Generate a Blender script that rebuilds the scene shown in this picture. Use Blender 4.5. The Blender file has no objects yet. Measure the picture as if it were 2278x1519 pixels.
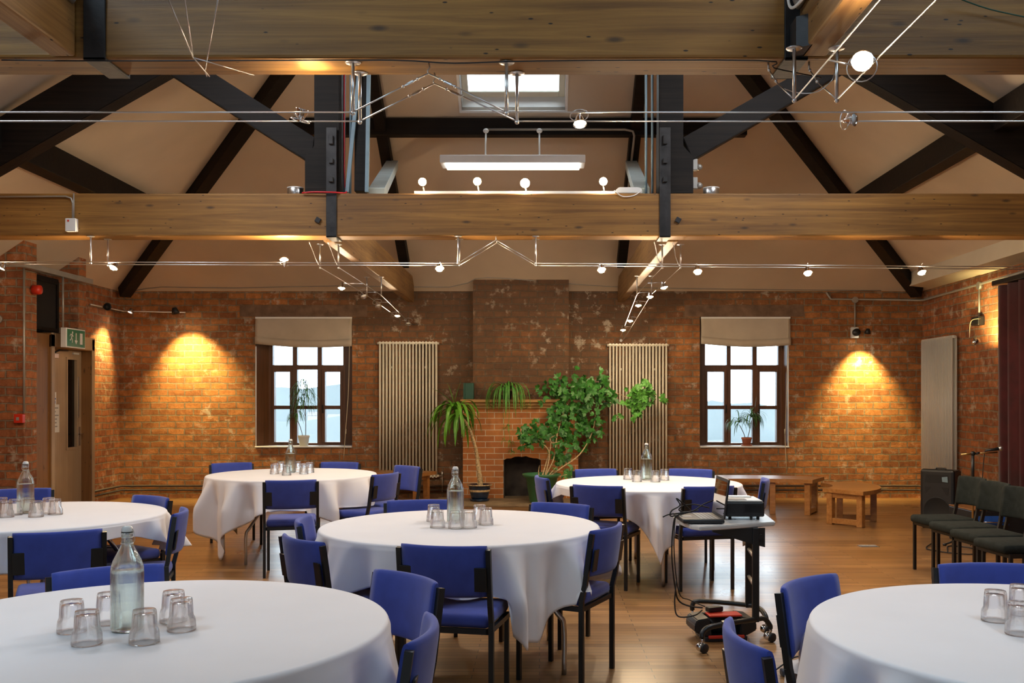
import bpy, bmesh, math, random
from mathutils import Vector, Matrix, Euler
C = bpy.context.scene.collection
SC = bpy.context.scene
PI = math.pi
rnd = random.Random(7)

# ------------------------------------------------------------------ camera
F = 2150.0                     # focal length in photo pixels
VX, VY = 1200.0, 885.0         # vanishing point of the room's long axis
CH = 1.45                      # camera height
cam = bpy.data.cameras.new('camera'); co = bpy.data.objects.new('camera', cam); C.objects.link(co)
co.location = (0, 0, CH); co.rotation_euler = (PI/2, 0, 0)
cam.sensor_width = 36.0; cam.lens = 36.0*F/2278
cam.shift_x = -(VX-1139)/2278; cam.shift_y = (VY-759.5)/2278
cam.clip_end = 1000
SC.camera = co
# ------------------------------------------------------------------ world, exposure
w = bpy.data.worlds.new('sky'); SC.world = w; w.use_nodes = True
nt = w.node_tree; nt.nodes.clear()
_bg = nt.nodes.new('ShaderNodeBackground'); _o = nt.nodes.new('ShaderNodeOutputWorld')
_g = nt.nodes.new('ShaderNodeTexCoord'); _s = nt.nodes.new('ShaderNodeSeparateXYZ'); _r = nt.nodes.new('ShaderNodeValToRGB')
nt.links.new(_g.outputs['Generated'], _s.inputs[0]); nt.links.new(_s.outputs['Z'], _r.inputs[0])
_r.color_ramp.elements[0].color = (.72, .86, 1, 1); _r.color_ramp.elements[1].color = (.90, .95, 1, 1); _r.color_ramp.elements[1].position = .3
nt.links.new(_r.outputs[0], _bg.inputs[0]); nt.links.new(_bg.outputs[0], _o.inputs[0])
_bg.inputs[1].default_value = 5.0
SC.view_settings.view_transform = 'Standard'; SC.view_settings.look = 'None'
SC.view_settings.exposure = 0.7; SC.view_settings.gamma = 1.0; SC.view_settings.use_curve_mapping = False
cy = SC.cycles
cy.use_denoising = True
cy.use_adaptive_sampling = True; cy.adaptive_threshold = .04
cy.max_bounces = 8; cy.diffuse_bounces = 4; cy.glossy_bounces = 3; cy.transmission_bounces = 8; cy.transparent_max_bounces = 12
cy.sample_clamp_indirect = 4.0; cy.caustics_reflective = False; cy.caustics_refractive = False
cy.blur_glossy = 0.5
# unseen daylight area lights, added below closed roof slopes and before a solid wall
def area(name, loc, rot, sx, sy, power, col):
    l = bpy.data.lights.new(name, 'AREA'); l.shape = 'RECTANGLE'; l.size = sx; l.size_y = sy; l.energy = power; l.color = col
    o = bpy.data.objects.new(name, l); o.location = loc; o.rotation_euler = rot; C.objects.link(o); return o
DAY = (.60, .82, 1.0)
SL = math.atan(.675)
area('unseen_daylight_left', (-3.0, 1.6, 4.85), (0, -SL, 0), 1.2, 1.8, 46, DAY)
area('unseen_daylight_right', (2.5, 1.2, 4.85), (0, SL, 0), 1.2, 1.8, 36, DAY)
area('unseen_daylight_middle_left', (-3.0, 6.2, 4.85), (0, -SL, 0), 1.0, 1.4, 48, (.92, .95, 1))
area('unseen_daylight_middle_right', (2.5, 6.2, 4.85), (0, SL, 0), 1.0, 1.4, 48, (.92, .95, 1))
area('unseen_daylight_end', (-1.5, -3.6, 2.0), (PI/2, 0, 0), 3.5, 1.6, 34, DAY)  # added daylight from behind the camera; the end wall has no window

def W(px, py, Y): return Vector(((px-VX)/F*Y, Y, CH-(py-VY)/F*Y))      # photo pixel -> point at depth Y
def PL(px, py, z):                                                      # photo pixel -> point on the horizontal plane z
    Y = F*(CH-z)/(py-VY); return Vector(((px-VX)/F*Y, Y, z))

# ------------------------------------------------------------------ materials
M = {}
def newmat(name):
    m = bpy.data.materials.new(name); m.use_nodes = True; M[name] = m
    n = m.node_tree.nodes; return m, n, m.node_tree.links, n['Principled BSDF']
def setp(b, **k):
    for a, v in k.items():
        a = {'col': 'Base Color', 'rough': 'Roughness', 'metal': 'Metallic', 'spec': 'Specular IOR Level', 'trans': 'Transmission Weight',
             'ior': 'IOR', 'coat': 'Coat Weight', 'coatr': 'Coat Roughness', 'sheen': 'Sheen Weight', 'sub': 'Subsurface Weight',
             'emit': 'Emission Strength', 'ecol': 'Emission Color', 'alpha': 'Alpha'}[a]
        if isinstance(v, tuple) and len(v) == 3: v = v+(1,)
        b.inputs[a].default_value = v
def nod(n, t, **k):
    x = n.new(t)
    for a, v in k.items():
        if a in x.inputs: x.inputs[a].default_value = v
        else: setattr(x, a, v)
    return x
def ramp(n, stops):
    r = n.new('ShaderNodeValToRGB'); e = r.color_ramp.elements
    while len(e) < len(stops): e.new(.5)
    for i, (p, c) in enumerate(stops):
        e[i].position = p; e[i].color = c if len(c) == 4 else tuple(c)+(1,)
    return r
def mix(n, l, a, b, f, mode='MIX'):
    x = n.new('ShaderNodeMix'); x.data_type = 'RGBA'; x.blend_type = mode
    for s, v in ((6, a), (7, b), (0, f)):
        if isinstance(v, bpy.types.NodeSocket): l.new(v, x.inputs[s])
        elif isinstance(v, tuple): x.inputs[s].default_value = v+(1,) if len(v) == 3 else v
        else: x.inputs[s].default_value = v
    return x.outputs[2]
def simple(name, col, rough=.5, metal=0., vary=.12, scale=6., bump=0., bscale=60., **k):
    m, n, l, b = newmat(name); setp(b, rough=rough, metal=metal, **k)
    tc = n.new('ShaderNodeTexCoord'); t = nod(n, 'ShaderNodeTexNoise', Scale=scale, Detail=4.); l.new(tc.outputs['Object'], t.inputs['Vector'])
    lo = tuple(c*(1-vary) for c in col); hi = tuple(min(1, c*(1+vary)) for c in col)
    r = ramp(n, [(.3, lo), (.7, hi)]); l.new(t.outputs['Fac'], r.inputs[0]); l.new(r.outputs[0], b.inputs['Base Color'])
    if bump:
        t2 = nod(n, 'ShaderNodeTexNoise', Scale=bscale, Detail=3.); l.new(tc.outputs['Object'], t2.inputs['Vector'])
        bp = nod(n, 'ShaderNodeBump', Strength=bump, Distance=.004); l.new(t2.outputs['Fac'], bp.inputs['Height']); l.new(bp.outputs[0], b.inputs['Normal'])
    return m
def brick_mat(name, axis, c1, c2, mortar, bw=.25, rh=.094, ms=.011, soot=True, worn=True, lime_x=None):
    m, n, l, b = newmat(name); setp(b, rough=.82, spec=.25)
    g = n.new('ShaderNodeNewGeometry'); s = n.new('ShaderNodeSeparateXYZ'); l.new(g.outputs['Position'], s.inputs[0])
    cb = n.new('ShaderNodeCombineXYZ')
    if axis == 'xy':
        ad = nod(n, 'ShaderNodeMath', operation='ADD'); l.new(s.outputs['X'], ad.inputs[0]); l.new(s.outputs['Y'], ad.inputs[1]); l.new(ad.outputs[0], cb.inputs[0])
    else: l.new(s.outputs['X' if axis == 'x' else 'Y'], cb.inputs[0])
    l.new(s.outputs['Z'], cb.inputs[1])
    dn = nod(n, 'ShaderNodeTexNoise', Scale=3.5 if worn else 2., Detail=5., Roughness=.65); l.new(g.outputs['Position'], dn.inputs['Vector'])
    sc = nod(n, 'ShaderNodeVectorMath', operation='SCALE'); l.new(dn.outputs['Color'], sc.inputs[0]); sc.inputs['Scale'].default_value = .055 if worn else .0
    av = nod(n, 'ShaderNodeVectorMath', operation='ADD'); l.new(cb.outputs[0], av.inputs[0]); l.new(sc.outputs[0], av.inputs[1])
    bt = nod(n, 'ShaderNodeTexBrick', Scale=1.0); l.new(av.outputs[0], bt.inputs['Vector'])
    bt.inputs['Brick Width'].default_value = bw; bt.inputs['Row Height'].default_value = rh; bt.inputs['Mortar Size'].default_value = ms
    bt.inputs['Mortar Smooth'].default_value = .25; bt.inputs['Bias'].default_value = -.1
    bt.inputs['Color1'].default_value = c1+(1,); bt.inputs['Color2'].default_value = c2+(1,); bt.inputs['Mortar'].default_value = mortar+(1,)
    col = bt.outputs['Color']
    n1 = nod(n, 'ShaderNodeTexNoise', Scale=11., Detail=6., Roughness=.7); l.new(g.outputs['Position'], n1.inputs['Vector'])
    r1 = ramp(n, [(.28, (.50, .46, .44)), (.72, (1.4, 1.35, 1.3))]); l.new(n1.outputs['Fac'], r1.inputs[0])
    col = mix(n, l, col, r1.outputs[0], .8 if worn else .3, 'MULTIPLY')
    if soot:   # old soot stains round the chimney; the tone also darkens towards the wall head
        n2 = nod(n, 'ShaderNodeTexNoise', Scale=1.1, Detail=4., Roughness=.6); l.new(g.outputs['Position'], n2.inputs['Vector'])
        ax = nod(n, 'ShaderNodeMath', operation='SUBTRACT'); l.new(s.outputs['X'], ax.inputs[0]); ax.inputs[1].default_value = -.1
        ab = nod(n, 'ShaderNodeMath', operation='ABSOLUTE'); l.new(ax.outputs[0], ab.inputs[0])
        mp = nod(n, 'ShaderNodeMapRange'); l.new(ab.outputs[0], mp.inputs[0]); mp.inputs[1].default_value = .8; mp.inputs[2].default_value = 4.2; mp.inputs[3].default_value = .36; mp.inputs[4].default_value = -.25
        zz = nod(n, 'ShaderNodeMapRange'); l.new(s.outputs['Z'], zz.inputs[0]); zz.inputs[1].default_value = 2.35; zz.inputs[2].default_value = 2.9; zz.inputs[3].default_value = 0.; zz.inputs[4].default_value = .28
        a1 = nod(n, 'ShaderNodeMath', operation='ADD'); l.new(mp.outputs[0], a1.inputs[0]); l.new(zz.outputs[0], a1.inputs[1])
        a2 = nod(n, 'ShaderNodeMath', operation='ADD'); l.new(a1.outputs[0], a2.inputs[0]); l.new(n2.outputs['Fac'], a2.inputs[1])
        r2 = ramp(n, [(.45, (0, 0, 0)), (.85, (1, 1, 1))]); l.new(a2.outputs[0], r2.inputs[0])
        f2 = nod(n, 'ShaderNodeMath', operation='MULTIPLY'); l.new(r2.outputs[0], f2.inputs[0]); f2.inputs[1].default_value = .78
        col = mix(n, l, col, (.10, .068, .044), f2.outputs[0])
    if worn:   # patches of old lime
        n3 = nod(n, 'ShaderNodeTexNoise', Scale=5.5, Detail=8., Roughness=.72); l.new(g.outputs['Position'], n3.inputs['Vector'])
        r3 = ramp(n, [(.56, (0, 0, 0)), (.64, (1, 1, 1))]); l.new(n3.outputs['Fac'], r3.inputs[0])
        n4 = nod(n, 'ShaderNodeTexNoise', Scale=.9, Detail=2.); l.new(g.outputs['Position'], n4.inputs['Vector'])
        r4 = ramp(n, [(.38, (.10, .10, .10)), (.62, (.85, .85, .85))]); l.new(n4.outputs['Fac'], r4.inputs[0])
        f3 = nod(n, 'ShaderNodeMath', operation='MULTIPLY'); l.new(r3.outputs[0], f3.inputs[0]); l.new(r4.outputs[0], f3.inputs[1])
        col = mix(n, l, col, (.50, .42, .32), f3.outputs[0])
    l.new(col, b.inputs['Base Color'])
    inv = nod(n, 'ShaderNodeMath', operation='SUBTRACT'); inv.inputs[0].default_value = 1.; l.new(bt.outputs['Fac'], inv.inputs[1])
    h = nod(n, 'ShaderNodeMath', operation='MULTIPLY_ADD'); l.new(n1.outputs['Fac'], h.inputs[0]); h.inputs[1].default_value = .9 if worn else .1; l.new(inv.outputs[0], h.inputs[2])
    bp = nod(n, 'ShaderNodeBump', Strength=1. if worn else .5, Distance=.018 if worn else .004); l.new(h.outputs[0], bp.inputs['Height']); l.new(bp.outputs[0], b.inputs['Normal'])
    return m
def wood_mat(name, axis, lo, hi, dark=None, rough=.6, scale=1., knots=True, bump=.3, coat=0.):
    m, n, l, b = newmat(name); setp(b, rough=rough, coat=coat, spec=.2 if 'dark' in name else .5)
    tc = n.new('ShaderNodeTexCoord'); mp = n.new('ShaderNodeMapping'); l.new(tc.outputs['Object'], mp.inputs['Vector'])
    st = {'x': (.5, 15, 15), 'y': (15, .5, 15), 'z': (15, 15, .5)}[axis]; mp.inputs['Scale'].default_value = tuple(scale*v for v in st)
    t = nod(n, 'ShaderNodeTexNoise', Scale=1.6, Detail=7., Roughness=.65, Distortion=.7); l.new(mp.outputs[0], t.inputs['Vector'])
    r = ramp(n, [(.32, lo), (.55, tuple((a+c)/2 for a, c in zip(lo, hi))), (.72, hi)]); l.new(t.outputs['Fac'], r.inputs[0]); col = r.outputs[0]
    t2 = nod(n, 'ShaderNodeTexNoise', Scale=.8, Detail=3.); l.new(tc.outputs['Object'], t2.inputs['Vector'])
    r2 = ramp(n, [(.35, (.5, .45, .42)), (.65, (1.1, 1.08, 1.0))]); l.new(t2.outputs['Fac'], r2.inputs[0]); col = mix(n, l, col, r2.outputs[0], .75, 'MULTIPLY')
    if knots:
        mp2 = n.new('ShaderNodeMapping'); l.new(tc.outputs['Object'], mp2.inputs['Vector']); mp2.inputs['Scale'].default_value = {'x': (3, 9, 9), 'y': (9, 3, 9), 'z': (9, 9, 3)}[axis]
        v = nod(n, 'ShaderNodeTexVoronoi', Scale=1.1); l.new(mp2.outputs[0], v.inputs['Vector'])
        r3 = ramp(n, [(.05, (.8, .8, .8)), (.16, (0, 0, 0))]); l.new(v.outputs['Distance'], r3.inputs[0])
        col = mix(n, l, col, dark or tuple(c*.18 for c in lo), r3.outputs[0])
        v2 = nod(n, 'ShaderNodeTexVoronoi', Scale=2.6, Randomness=1.); l.new(mp2.outputs[0], v2.inputs['Vector'])
        r4 = ramp(n, [(.06, (1, 1, 1)), (.10, (0, 0, 0))]); l.new(v2.outputs['Distance'], r4.inputs[0]); col = mix(n, l, col, tuple(c*.1 for c in lo), r4.outputs[0])
    l.new(col, b.inputs['Base Color'])
    bp = nod(n, 'ShaderNodeBump', Strength=bump, Distance=.006); l.new(t.outputs['Fac'], bp.inputs['Height']); l.new(bp.outputs[0], b.inputs['Normal'])
    return m

brick_mat('brick_back', 'x', (.47, .20, .066), (.26, .105, .042), (.27, .205, .13))
brick_mat('brick_side', 'y', (.44, .17, .068), (.24, .092, .045), (.27, .205, .14), soot=False)
brick_mat('brick_pier', 'xy', (.44, .17, .068), (.24, .092, .045), (.27, .205, .14), soot=False)
brick_mat('brick_tile', 'x', (.64, .26, .085), (.52, .19, .065), (.72, .60, .42), bw=.255, rh=.083, ms=.006, soot=False, worn=False)
wood_mat('beam_x', 'x', (.16, .072, .014), (.42, .215, .048), (.03, .016, .008), rough=.55)
wood_mat('beam_y', 'y', (.20, .10, .033), (.46, .27, .095), (.03, .016, .008), rough=.55)
wood_mat('dark_timber', 'x', (.006, .005, .005), (.020, .015, .012), rough=.6, knots=False)
wood_mat('bench_wood', 'x', (.30, .125, .035), (.50, .25, .085), rough=.32, coat=.3, knots=False, bump=.1)
wood_mat('window_wood', 'z', (.10, .042, .018), (.20, .085, .035), rough=.4, knots=False, bump=.1)
wood_mat('door_wood', 'z', (.46, .34, .22), (.60, .47, .33), rough=.45, knots=False, bump=.05)
wood_mat('frame_wood', 'z', (.26, .12, .035), (.40, .20, .065), rough=.5, knots=True, bump=.1)
wood_mat('mantel_wood', 'x', (.50, .27, .07), (.66, .40, .13), rough=.4, knots=False, bump=.1)
simple('plaster', (.62, .515, .395), .85, vary=.07, scale=1.3, bump=.15, bscale=25)
simple('plaster_pale', (.62, .56, .44), .85, vary=.06, scale=2, bump=.1, bscale=25)
simple('white_paint', (.86, .87, .86), .5, vary=.03)
simple('cloth_white', (.80, .80, .83), .85, vary=.02, scale=3, bump=.06, bscale=500, sheen=.15)
simple('fabric_blue', (.036, .066, .36), .9, vary=.12, scale=14, bump=.2, bscale=900, sheen=.25)
simple('fabric_charcoal', (.016, .020, .018), .95, vary=.3, scale=20, bump=.3, bscale=600, spec=.2)
simple('black_metal', (.010, .012, .013), .38, metal=.0, vary=.1)
simple('iron', (.028, .027, .028), .5, metal=.4, vary=.5, scale=8, bump=.3, bscale=40)
simple('steel', (.62, .62, .62), .3, metal=1., vary=.05)
simple('chrome', (.75, .75, .76), .08, metal=1., vary=.02)
simple('conduit_grey', (.38, .37, .34), .45, metal=.5, vary=.1)
simple('strut_blue', (.18, .27, .33), .5, metal=.1, vary=.15)
simple('pale_strut', (.40, .47, .47), .6, vary=.1)
simple('radiator_paint', (.80, .76, .62), .35, vary=.03)
simple('radiator_paint_cool', (.60, .60, .56), .35, vary=.03)
simple('blind_fabric', (.50, .44, .35), .9, vary=.08, scale=4, bump=.3, bscale=12)
simple('black_plastic', (.012, .013, .015), .42, vary=.1)
simple('dark_grille', (.006, .006, .007), .7, vary=.1)
simple('grey_laminate', (.60, .61, .60), .3, vary=.03)
simple('red_plastic', (.62, .035, .015), .35, vary=.05)
simple('red_cable', (.55, .02, .03), .4, vary=.05)
simple('rubber', (.012, .012, .012), .6, vary=.1)
simple('white_plastic', (.75, .76, .74), .35, vary=.02)
simple('sign_green', (.005, .17, .085), .3, vary=.03)
simple('blue_ink', (.02, .10, .42), .5, vary=.05)
simple('grey_ink', (.30, .31, .32), .6, vary=.05)
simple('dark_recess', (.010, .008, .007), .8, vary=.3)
simple('soot_stone', (.055, .045, .038), .9, vary=.5, scale=5, bump=.5, bscale=20)
simple('hearth_stone', (.30, .22, .13), .8, vary=.25, scale=5, bump=.4, bscale=30)
simple('leaf_green', (.045, .21, .030), .4, vary=.4, scale=18)
simple('leaf_bright', (.13, .38, .035), .4, vary=.25, scale=12)
simple('leaf_spider', (.10, .34, .05), .45, vary=.45, scale=25)
simple('leaf_window', (.06, .20, .04), .45, vary=.35, scale=20)
simple('stem_brown', (.12, .075, .035), .8, vary=.3, scale=30)
simple('bark_pale', (.62, .47, .26), .85, vary=.4, scale=45, bump=.8, bscale=70)
simple('soil', (.05, .032, .02), .95, vary=.4, scale=60, bump=.8, bscale=120)
simple('pot_green', (.05, .20, .09), .4, vary=.08)
simple('pot_blue', (.010, .028, .065), .15, vary=.4, scale=14, coat=.6)
simple('pot_white', (.68, .66, .62), .4, vary=.03)
simple('terracotta', (.42, .13, .06), .7, vary=.1)
simple('box_green', (.018, .085, .055), .5, vary=.1)
simple('curtain_red', (.060, .004, .007), .85, vary=.3, scale=6, sheen=.3)
simple('pipe_brown', (.055, .032, .020), .5, vary=.3)
simple('book_dark', (.03, .04, .06), .5, vary=.2)
simple('brass', (.55, .38, .15), .3, metal=1., vary=.1)
simple('cream_cord', (.62, .54, .38), .8, vary=.05)
simple('lintel', (.17, .105, .065), .85, vary=.3, scale=9, bump=.4, bscale=30)
simple('ground_far', (.085, .105, .105), .95, vary=.35, scale=.04)
simple('hill_far', (.080, .105, .115), .95, vary=.3, scale=.02)
simple('tree_bark', (.07, .065, .055), .95, vary=.2)
simple('house_render', (.30, .30, .29), .8, vary=.05)
simple('slate_roof', (.12, .12, .14), .7, vary=.1)
def glass(name, col, ior=1.5, rough=0., clear=.93):
    m, n, l, b = newmat(name); setp(b, col=col, rough=rough, trans=1., ior=ior)
    t = nod(n, 'ShaderNodeBsdfTransparent'); t.inputs[0].default_value = col+(1,); mx = n.new('ShaderNodeMixShader'); lw = nod(n, 'ShaderNodeLayerWeight', Blend=.42)
    mr = nod(n, 'ShaderNodeMapRange'); mr.inputs[3].default_value = 1-clear; mr.inputs[4].default_value = 1.; l.new(lw.outputs['Facing'], mr.inputs[0]); l.new(mr.outputs[0], mx.inputs[0])
    l.new(t.outputs[0], mx.inputs[1]); l.new(b.outputs[0], mx.inputs[2]); l.new(mx.outputs[0], n['Material Output'].inputs[0]); return m
glass('clear_glass', (1., 1., 1.), clear=.86); glass('bottle_glass', (.95, .99, .965), clear=.85); glass('water', (.98, .99, 1.), 1.33, clear=.85)
def pane(name, tint):
    m, n, l, b = newmat(name); n.remove(b); out = n['Material Output']
    t = nod(n, 'ShaderNodeBsdfTransparent'); t.inputs[0].default_value = tint+(1,); g = nod(n, 'ShaderNodeBsdfGlossy'); g.inputs['Roughness'].default_value = .02
    fr = nod(n, 'ShaderNodeFresnel'); fr.inputs[0].default_value = 1.45; mx = n.new('ShaderNodeMixShader')
    l.new(fr.outputs[0], mx.inputs[0]); l.new(t.outputs[0], mx.inputs[1]); l.new(g.outputs[0], mx.inputs[2]); l.new(mx.outputs[0], out.inputs[0]); return m
pane('window_glass', (.93, .97, .98)); pane('dark_pane', (.25, .28, .28))
def emis(name, col, s):
    m, n, l, b = newmat(name); setp(b, col=(.8, .8, .8), emit=s, ecol=col)
    t = nod(n, 'ShaderNodeTexNoise', Scale=20.); r = ramp(n, [(0, tuple(c*.95 for c in col)), (1, col)]); l.new(t.outputs['Fac'], r.inputs[0]); l.new(r.outputs[0], b.inputs['Emission Color']); return m
emis('bulb_warm', (1., .72, .36), 40.); emis('bulb_white', (1., .86, .62), 60.); emis('bulb_red', (1., .50, .24), 30.)
emis('tube_light', (1., .98, .90), 3.5)
# floor boards
def floor_mat():
    m, n, l, b = newmat('floor_boards'); setp(b, rough=.36, coat=.4, coatr=.27, spec=.5)
    g = n.new('ShaderNodeNewGeometry')
    bt = nod(n, 'ShaderNodeTexBrick', Scale=1.0); l.new(g.outputs['Position'], bt.inputs['Vector'])
    for k, v in (('Brick Width', .95), ('Row Height', .064), ('Mortar Size', .0022), ('Mortar Smooth', .1), ('Bias', 0.)): bt.inputs[k].default_value = v
    bt.offset = .37; bt.inputs['Color1'].default_value = (.40, .225, .090, 1); bt.inputs['Color2'].default_value = (.23, .118, .045, 1); bt.inputs['Mortar'].default_value = (.04, .02, .01, 1)
    mp = n.new('ShaderNodeMapping'); l.new(g.outputs['Position'], mp.inputs['Vector']); mp.inputs['Scale'].default_value = (1.2, 22, 1)
    t = nod(n, 'ShaderNodeTexNoise', Scale=2., Detail=6., Roughness=.65); l.new(mp.outputs[0], t.inputs['Vector'])
    r = ramp(n, [(.3, (.70, .66, .62)), (.7, (1.2, 1.2, 1.15))]); l.new(t.outputs['Fac'], r.inputs[0])
    col = mix(n, l, bt.outputs['Color'], r.outputs[0], .9, 'MULTIPLY')
    t2 = nod(n, 'ShaderNodeTexNoise', Scale=.9, Detail=5.); l.new(g.outputs['Position'], t2.inputs['Vector'])
    r2 = ramp(n, [(.3, (.72, .70, .68)), (.7, (1.15, 1.12, 1.1))]); l.new(t2.outputs['Fac'], r2.inputs[0]); col = mix(n, l, col, r2.outputs[0], .8, 'MULTIPLY')
    l.new(col, b.inputs['Base Color'])
    r3 = ramp(n, [(.3, (.26, .26, .26)), (.7, (.44, .44, .44))]); l.new(t2.outputs['Fac'], r3.inputs[0]); l.new(r3.outputs[0], b.inputs['Roughness'])
    bp = nod(n, 'ShaderNodeBump', Strength=.25, Distance=.002); l.new(t.outputs['Fac'], bp.inputs['Height'])
    bp2 = nod(n, 'ShaderNodeBump', Strength=.5, Distance=.002, invert=True); l.new(bt.outputs['Fac'], bp2.inputs['Height']); l.new(bp.outputs[0], bp2.inputs['Normal']); l.new(bp2.outputs[0], b.inputs['Normal'])
floor_mat()

# ------------------------------------------------------------------ mesh helpers
def B(): return bmesh.new()
def box(bm, x0, x1, y0, y1, z0, z1, mat=None, bev=0.):
    vs = [bm.verts.new(v) for v in ((x0,y0,z0),(x1,y0,z0),(x1,y1,z0),(x0,y1,z0),(x0,y0,z1),(x1,y0,z1),(x1,y1,z1),(x0,y1,z1))]
    fs = [bm.faces.new([vs[i] for i in f]) for f in ((3,2,1,0),(4,5,6,7),(0,1,5,4),(1,2,6,5),(2,3,7,6),(3,0,4,7))]
    if bev:
        es = list({e for f in fs for e in f.edges})
        r = bmesh.ops.bevel(bm, geom=es, offset=bev, segments=2, affect='EDGES', profile=.5)
        vs = list({v for f in r['faces'] for v in f.verts} | {v for v in vs if v.is_valid})
    if mat is not None: bmesh.ops.transform(bm, matrix=mat, verts=vs)
    return bm
def frame(p0, p1, up=(0, 0, 1)):
    d = (Vector(p1)-Vector(p0)); L = d.length; y = d.normalized(); z = Vector(up); z = (z-y*z.dot(y))
    if z.length < 1e-5: z = Vector((1, 0, 0)); z = z-y*z.dot(y)
    z.normalize(); x = y.cross(z)
    return Matrix(((x.x,y.x,z.x,p0[0]),(x.y,y.y,z.y,p0[1]),(x.z,y.z,z.z,p0[2]),(0,0,0,1))), L
def bar(bm, p0, p1, w, h, up=(0, 0, 1), bev=0.):
    m, L = frame(p0, p1, up); return box(bm, -w/2, w/2, 0, L, -h/2, h/2, m, bev)
def smooth_path(pts, k=6):
    P = [Vector(p) for p in pts]
    if len(P) < 3: return P
    Q = [2*P[0]-P[1]]+P+[2*P[-1]-P[-2]]; out = []
    for i in range(1, len(Q)-2):
        for j in range(k):
            t = j/k; a, b, c, d = Q[i-1], Q[i], Q[i+1], Q[i+2]
            out.append(.5*((2*b)+(c-a)*t+(2*a-5*b+4*c-d)*t*t+(3*b-a-3*c+d)*t**3))
    return out+[P[-1]]
def tube(bm, pts, r, n=8, smooth=0, cap=True):
    P = smooth_path(pts, smooth) if smooth else [Vector(p) for p in pts]
    R = r if isinstance(r, (list, tuple)) else None
    t = (P[1]-P[0]).normalized(); u = t.orthogonal().normalized(); rings = []
    for i, p in enumerate(P):
        a = (P[i]-P[i-1]).normalized() if i else t; b = (P[i+1]-P[i]).normalized() if i < len(P)-1 else a
        tt = (a+b); tt = tt.normalized() if tt.length > 1e-6 else a
        u = (u-tt*u.dot(tt)); u = u.normalized() if u.length > 1e-6 else tt.orthogonal().normalized(); v = tt.cross(u)
        if R: f = i/(len(P)-1)*(len(R)-1); k = min(int(f), len(R)-2); rr = R[k]*(1-(f-k))+R[k+1]*(f-k)
        else: rr = r
        rings.append([bm.verts.new(p+(u*math.cos(2*PI*j/n)+v*math.sin(2*PI*j/n))*rr) for j in range(n)])
    for a, b in zip(rings, rings[1:]):
        for j in range(n):
            f = bm.faces.new((a[j], a[(j+1) % n], b[(j+1) % n], b[j])); f.smooth = True
    if cap: bm.faces.new(rings[0][::-1]); bm.faces.new(rings[-1])
    return bm
def lathe(bm, prof, n=24, loc=(0, 0, 0), mat=None, close=False, flute=0, fr=None):
    rings = []; vs = []
    for i, (r, z) in enumerate(prof):
        if r < 1e-6: v = bm.verts.new((0, 0, z)); rings.append([v]); vs.append(v); continue
        ring = []
        for j in range(n):
            a = 2*PI*j/n; k = r
            if flute and fr and fr[0] <= z <= fr[1]: k = r*(1-fr[2]*(.5+.5*math.cos(flute*a)))
            ring.append(bm.verts.new((k*math.cos(a), k*math.sin(a), z)))
        rings.append(ring); vs += ring
    pairs = list(zip(rings, rings[1:]))
    if close: pairs.append((rings[-1], rings[0]))
    for a, b in pairs:
        for j in range(n):
            k = (j+1) % n
            if len(a) == 1 and len(b) == 1: continue
            if len(a) == 1: f = bm.faces.new((a[0], b[k], b[j]))
            elif len(b) == 1: f = bm.faces.new((a[j], a[k], b[0]))
            else: f = bm.faces.new((a[j], a[k], b[k], b[j]))
            f.smooth = True
    mt = Matrix.Translation(loc) @ (mat or Matrix())
    bmesh.ops.transform(bm, matrix=mt, verts=vs); return bm
def cyl(bm, p0, p1, r0, r1=None, n=16):
    return tube(bm, [p0, p1], [r0, r0 if r1 is None else r1], n)
def prism(bm, poly, y0, y1, plane='xz', bev=0.):
    def P(a, b, y): return {'xz': (a, y, b), 'xy': (a, b, y), 'yz': (y, a, b)}[plane]
    A = [bm.verts.new(P(a, b, y0)) for a, b in poly]; Bv = [bm.verts.new(P(a, b, y1)) for a, b in poly]
    fs = [bm.faces.new(A), bm.faces.new(Bv[::-1])]; n = len(poly)
    for i in range(n): fs.append(bm.faces.new((A[i], Bv[i], Bv[(i+1) % n], A[(i+1) % n])))
    bmesh.ops.recalc_face_normals(bm, faces=fs)
    if bev: bmesh.ops.bevel(bm, geom=list({e for f in fs for e in f.edges}), offset=bev, segments=2, affect='EDGES')
    return bm
def sphere(bm, loc, r, n=12, sc=(1, 1, 1)):
    r_ = bmesh.ops.create_uvsphere(bm, u_segments=n, v_segments=max(6, n*2//3), radius=r)
    for v in r_['verts']: v.co = Vector((v.co.x*sc[0], v.co.y*sc[1], v.co.z*sc[2]))+Vector(loc)
    for v in r_['verts']:
        for f in v.link_faces: f.smooth = True
    return bm
def obj(name, bm, mat, parent=None, shade=None):
    me = bpy.data.meshes.new(name); bm.normal_update(); bm.to_mesh(me); bm.free()
    me.materials.append(M[mat] if isinstance(mat, str) else mat)
    if shade:
        for p in me.polygons: p.use_smooth = True
    o = bpy.data.objects.new(name, me); C.objects.link(o)
    if parent: o.parent = parent
    return o
def tag(o, label, cat, group=None):
    o['label'] = label; o['category'] = cat
    if group: o['group'] = group
    return o
def thing(name, label, cat, loc=(0, 0, 0), rz=0., group=None):
    o = bpy.data.objects.new(name, None); C.objects.link(o); o.location = loc; o.rotation_euler = (0, 0, rz); o.empty_display_size = .1
    return tag(o, label, cat, group)
def struct(name, bm, mat, parent=None, shade=None):
    o = obj(name, bm, mat, parent, shade)
    if parent is None: o['kind'] = 'structure'
    return o
def kids(o): return [c for c in C.objects if c.parent == o]
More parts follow.
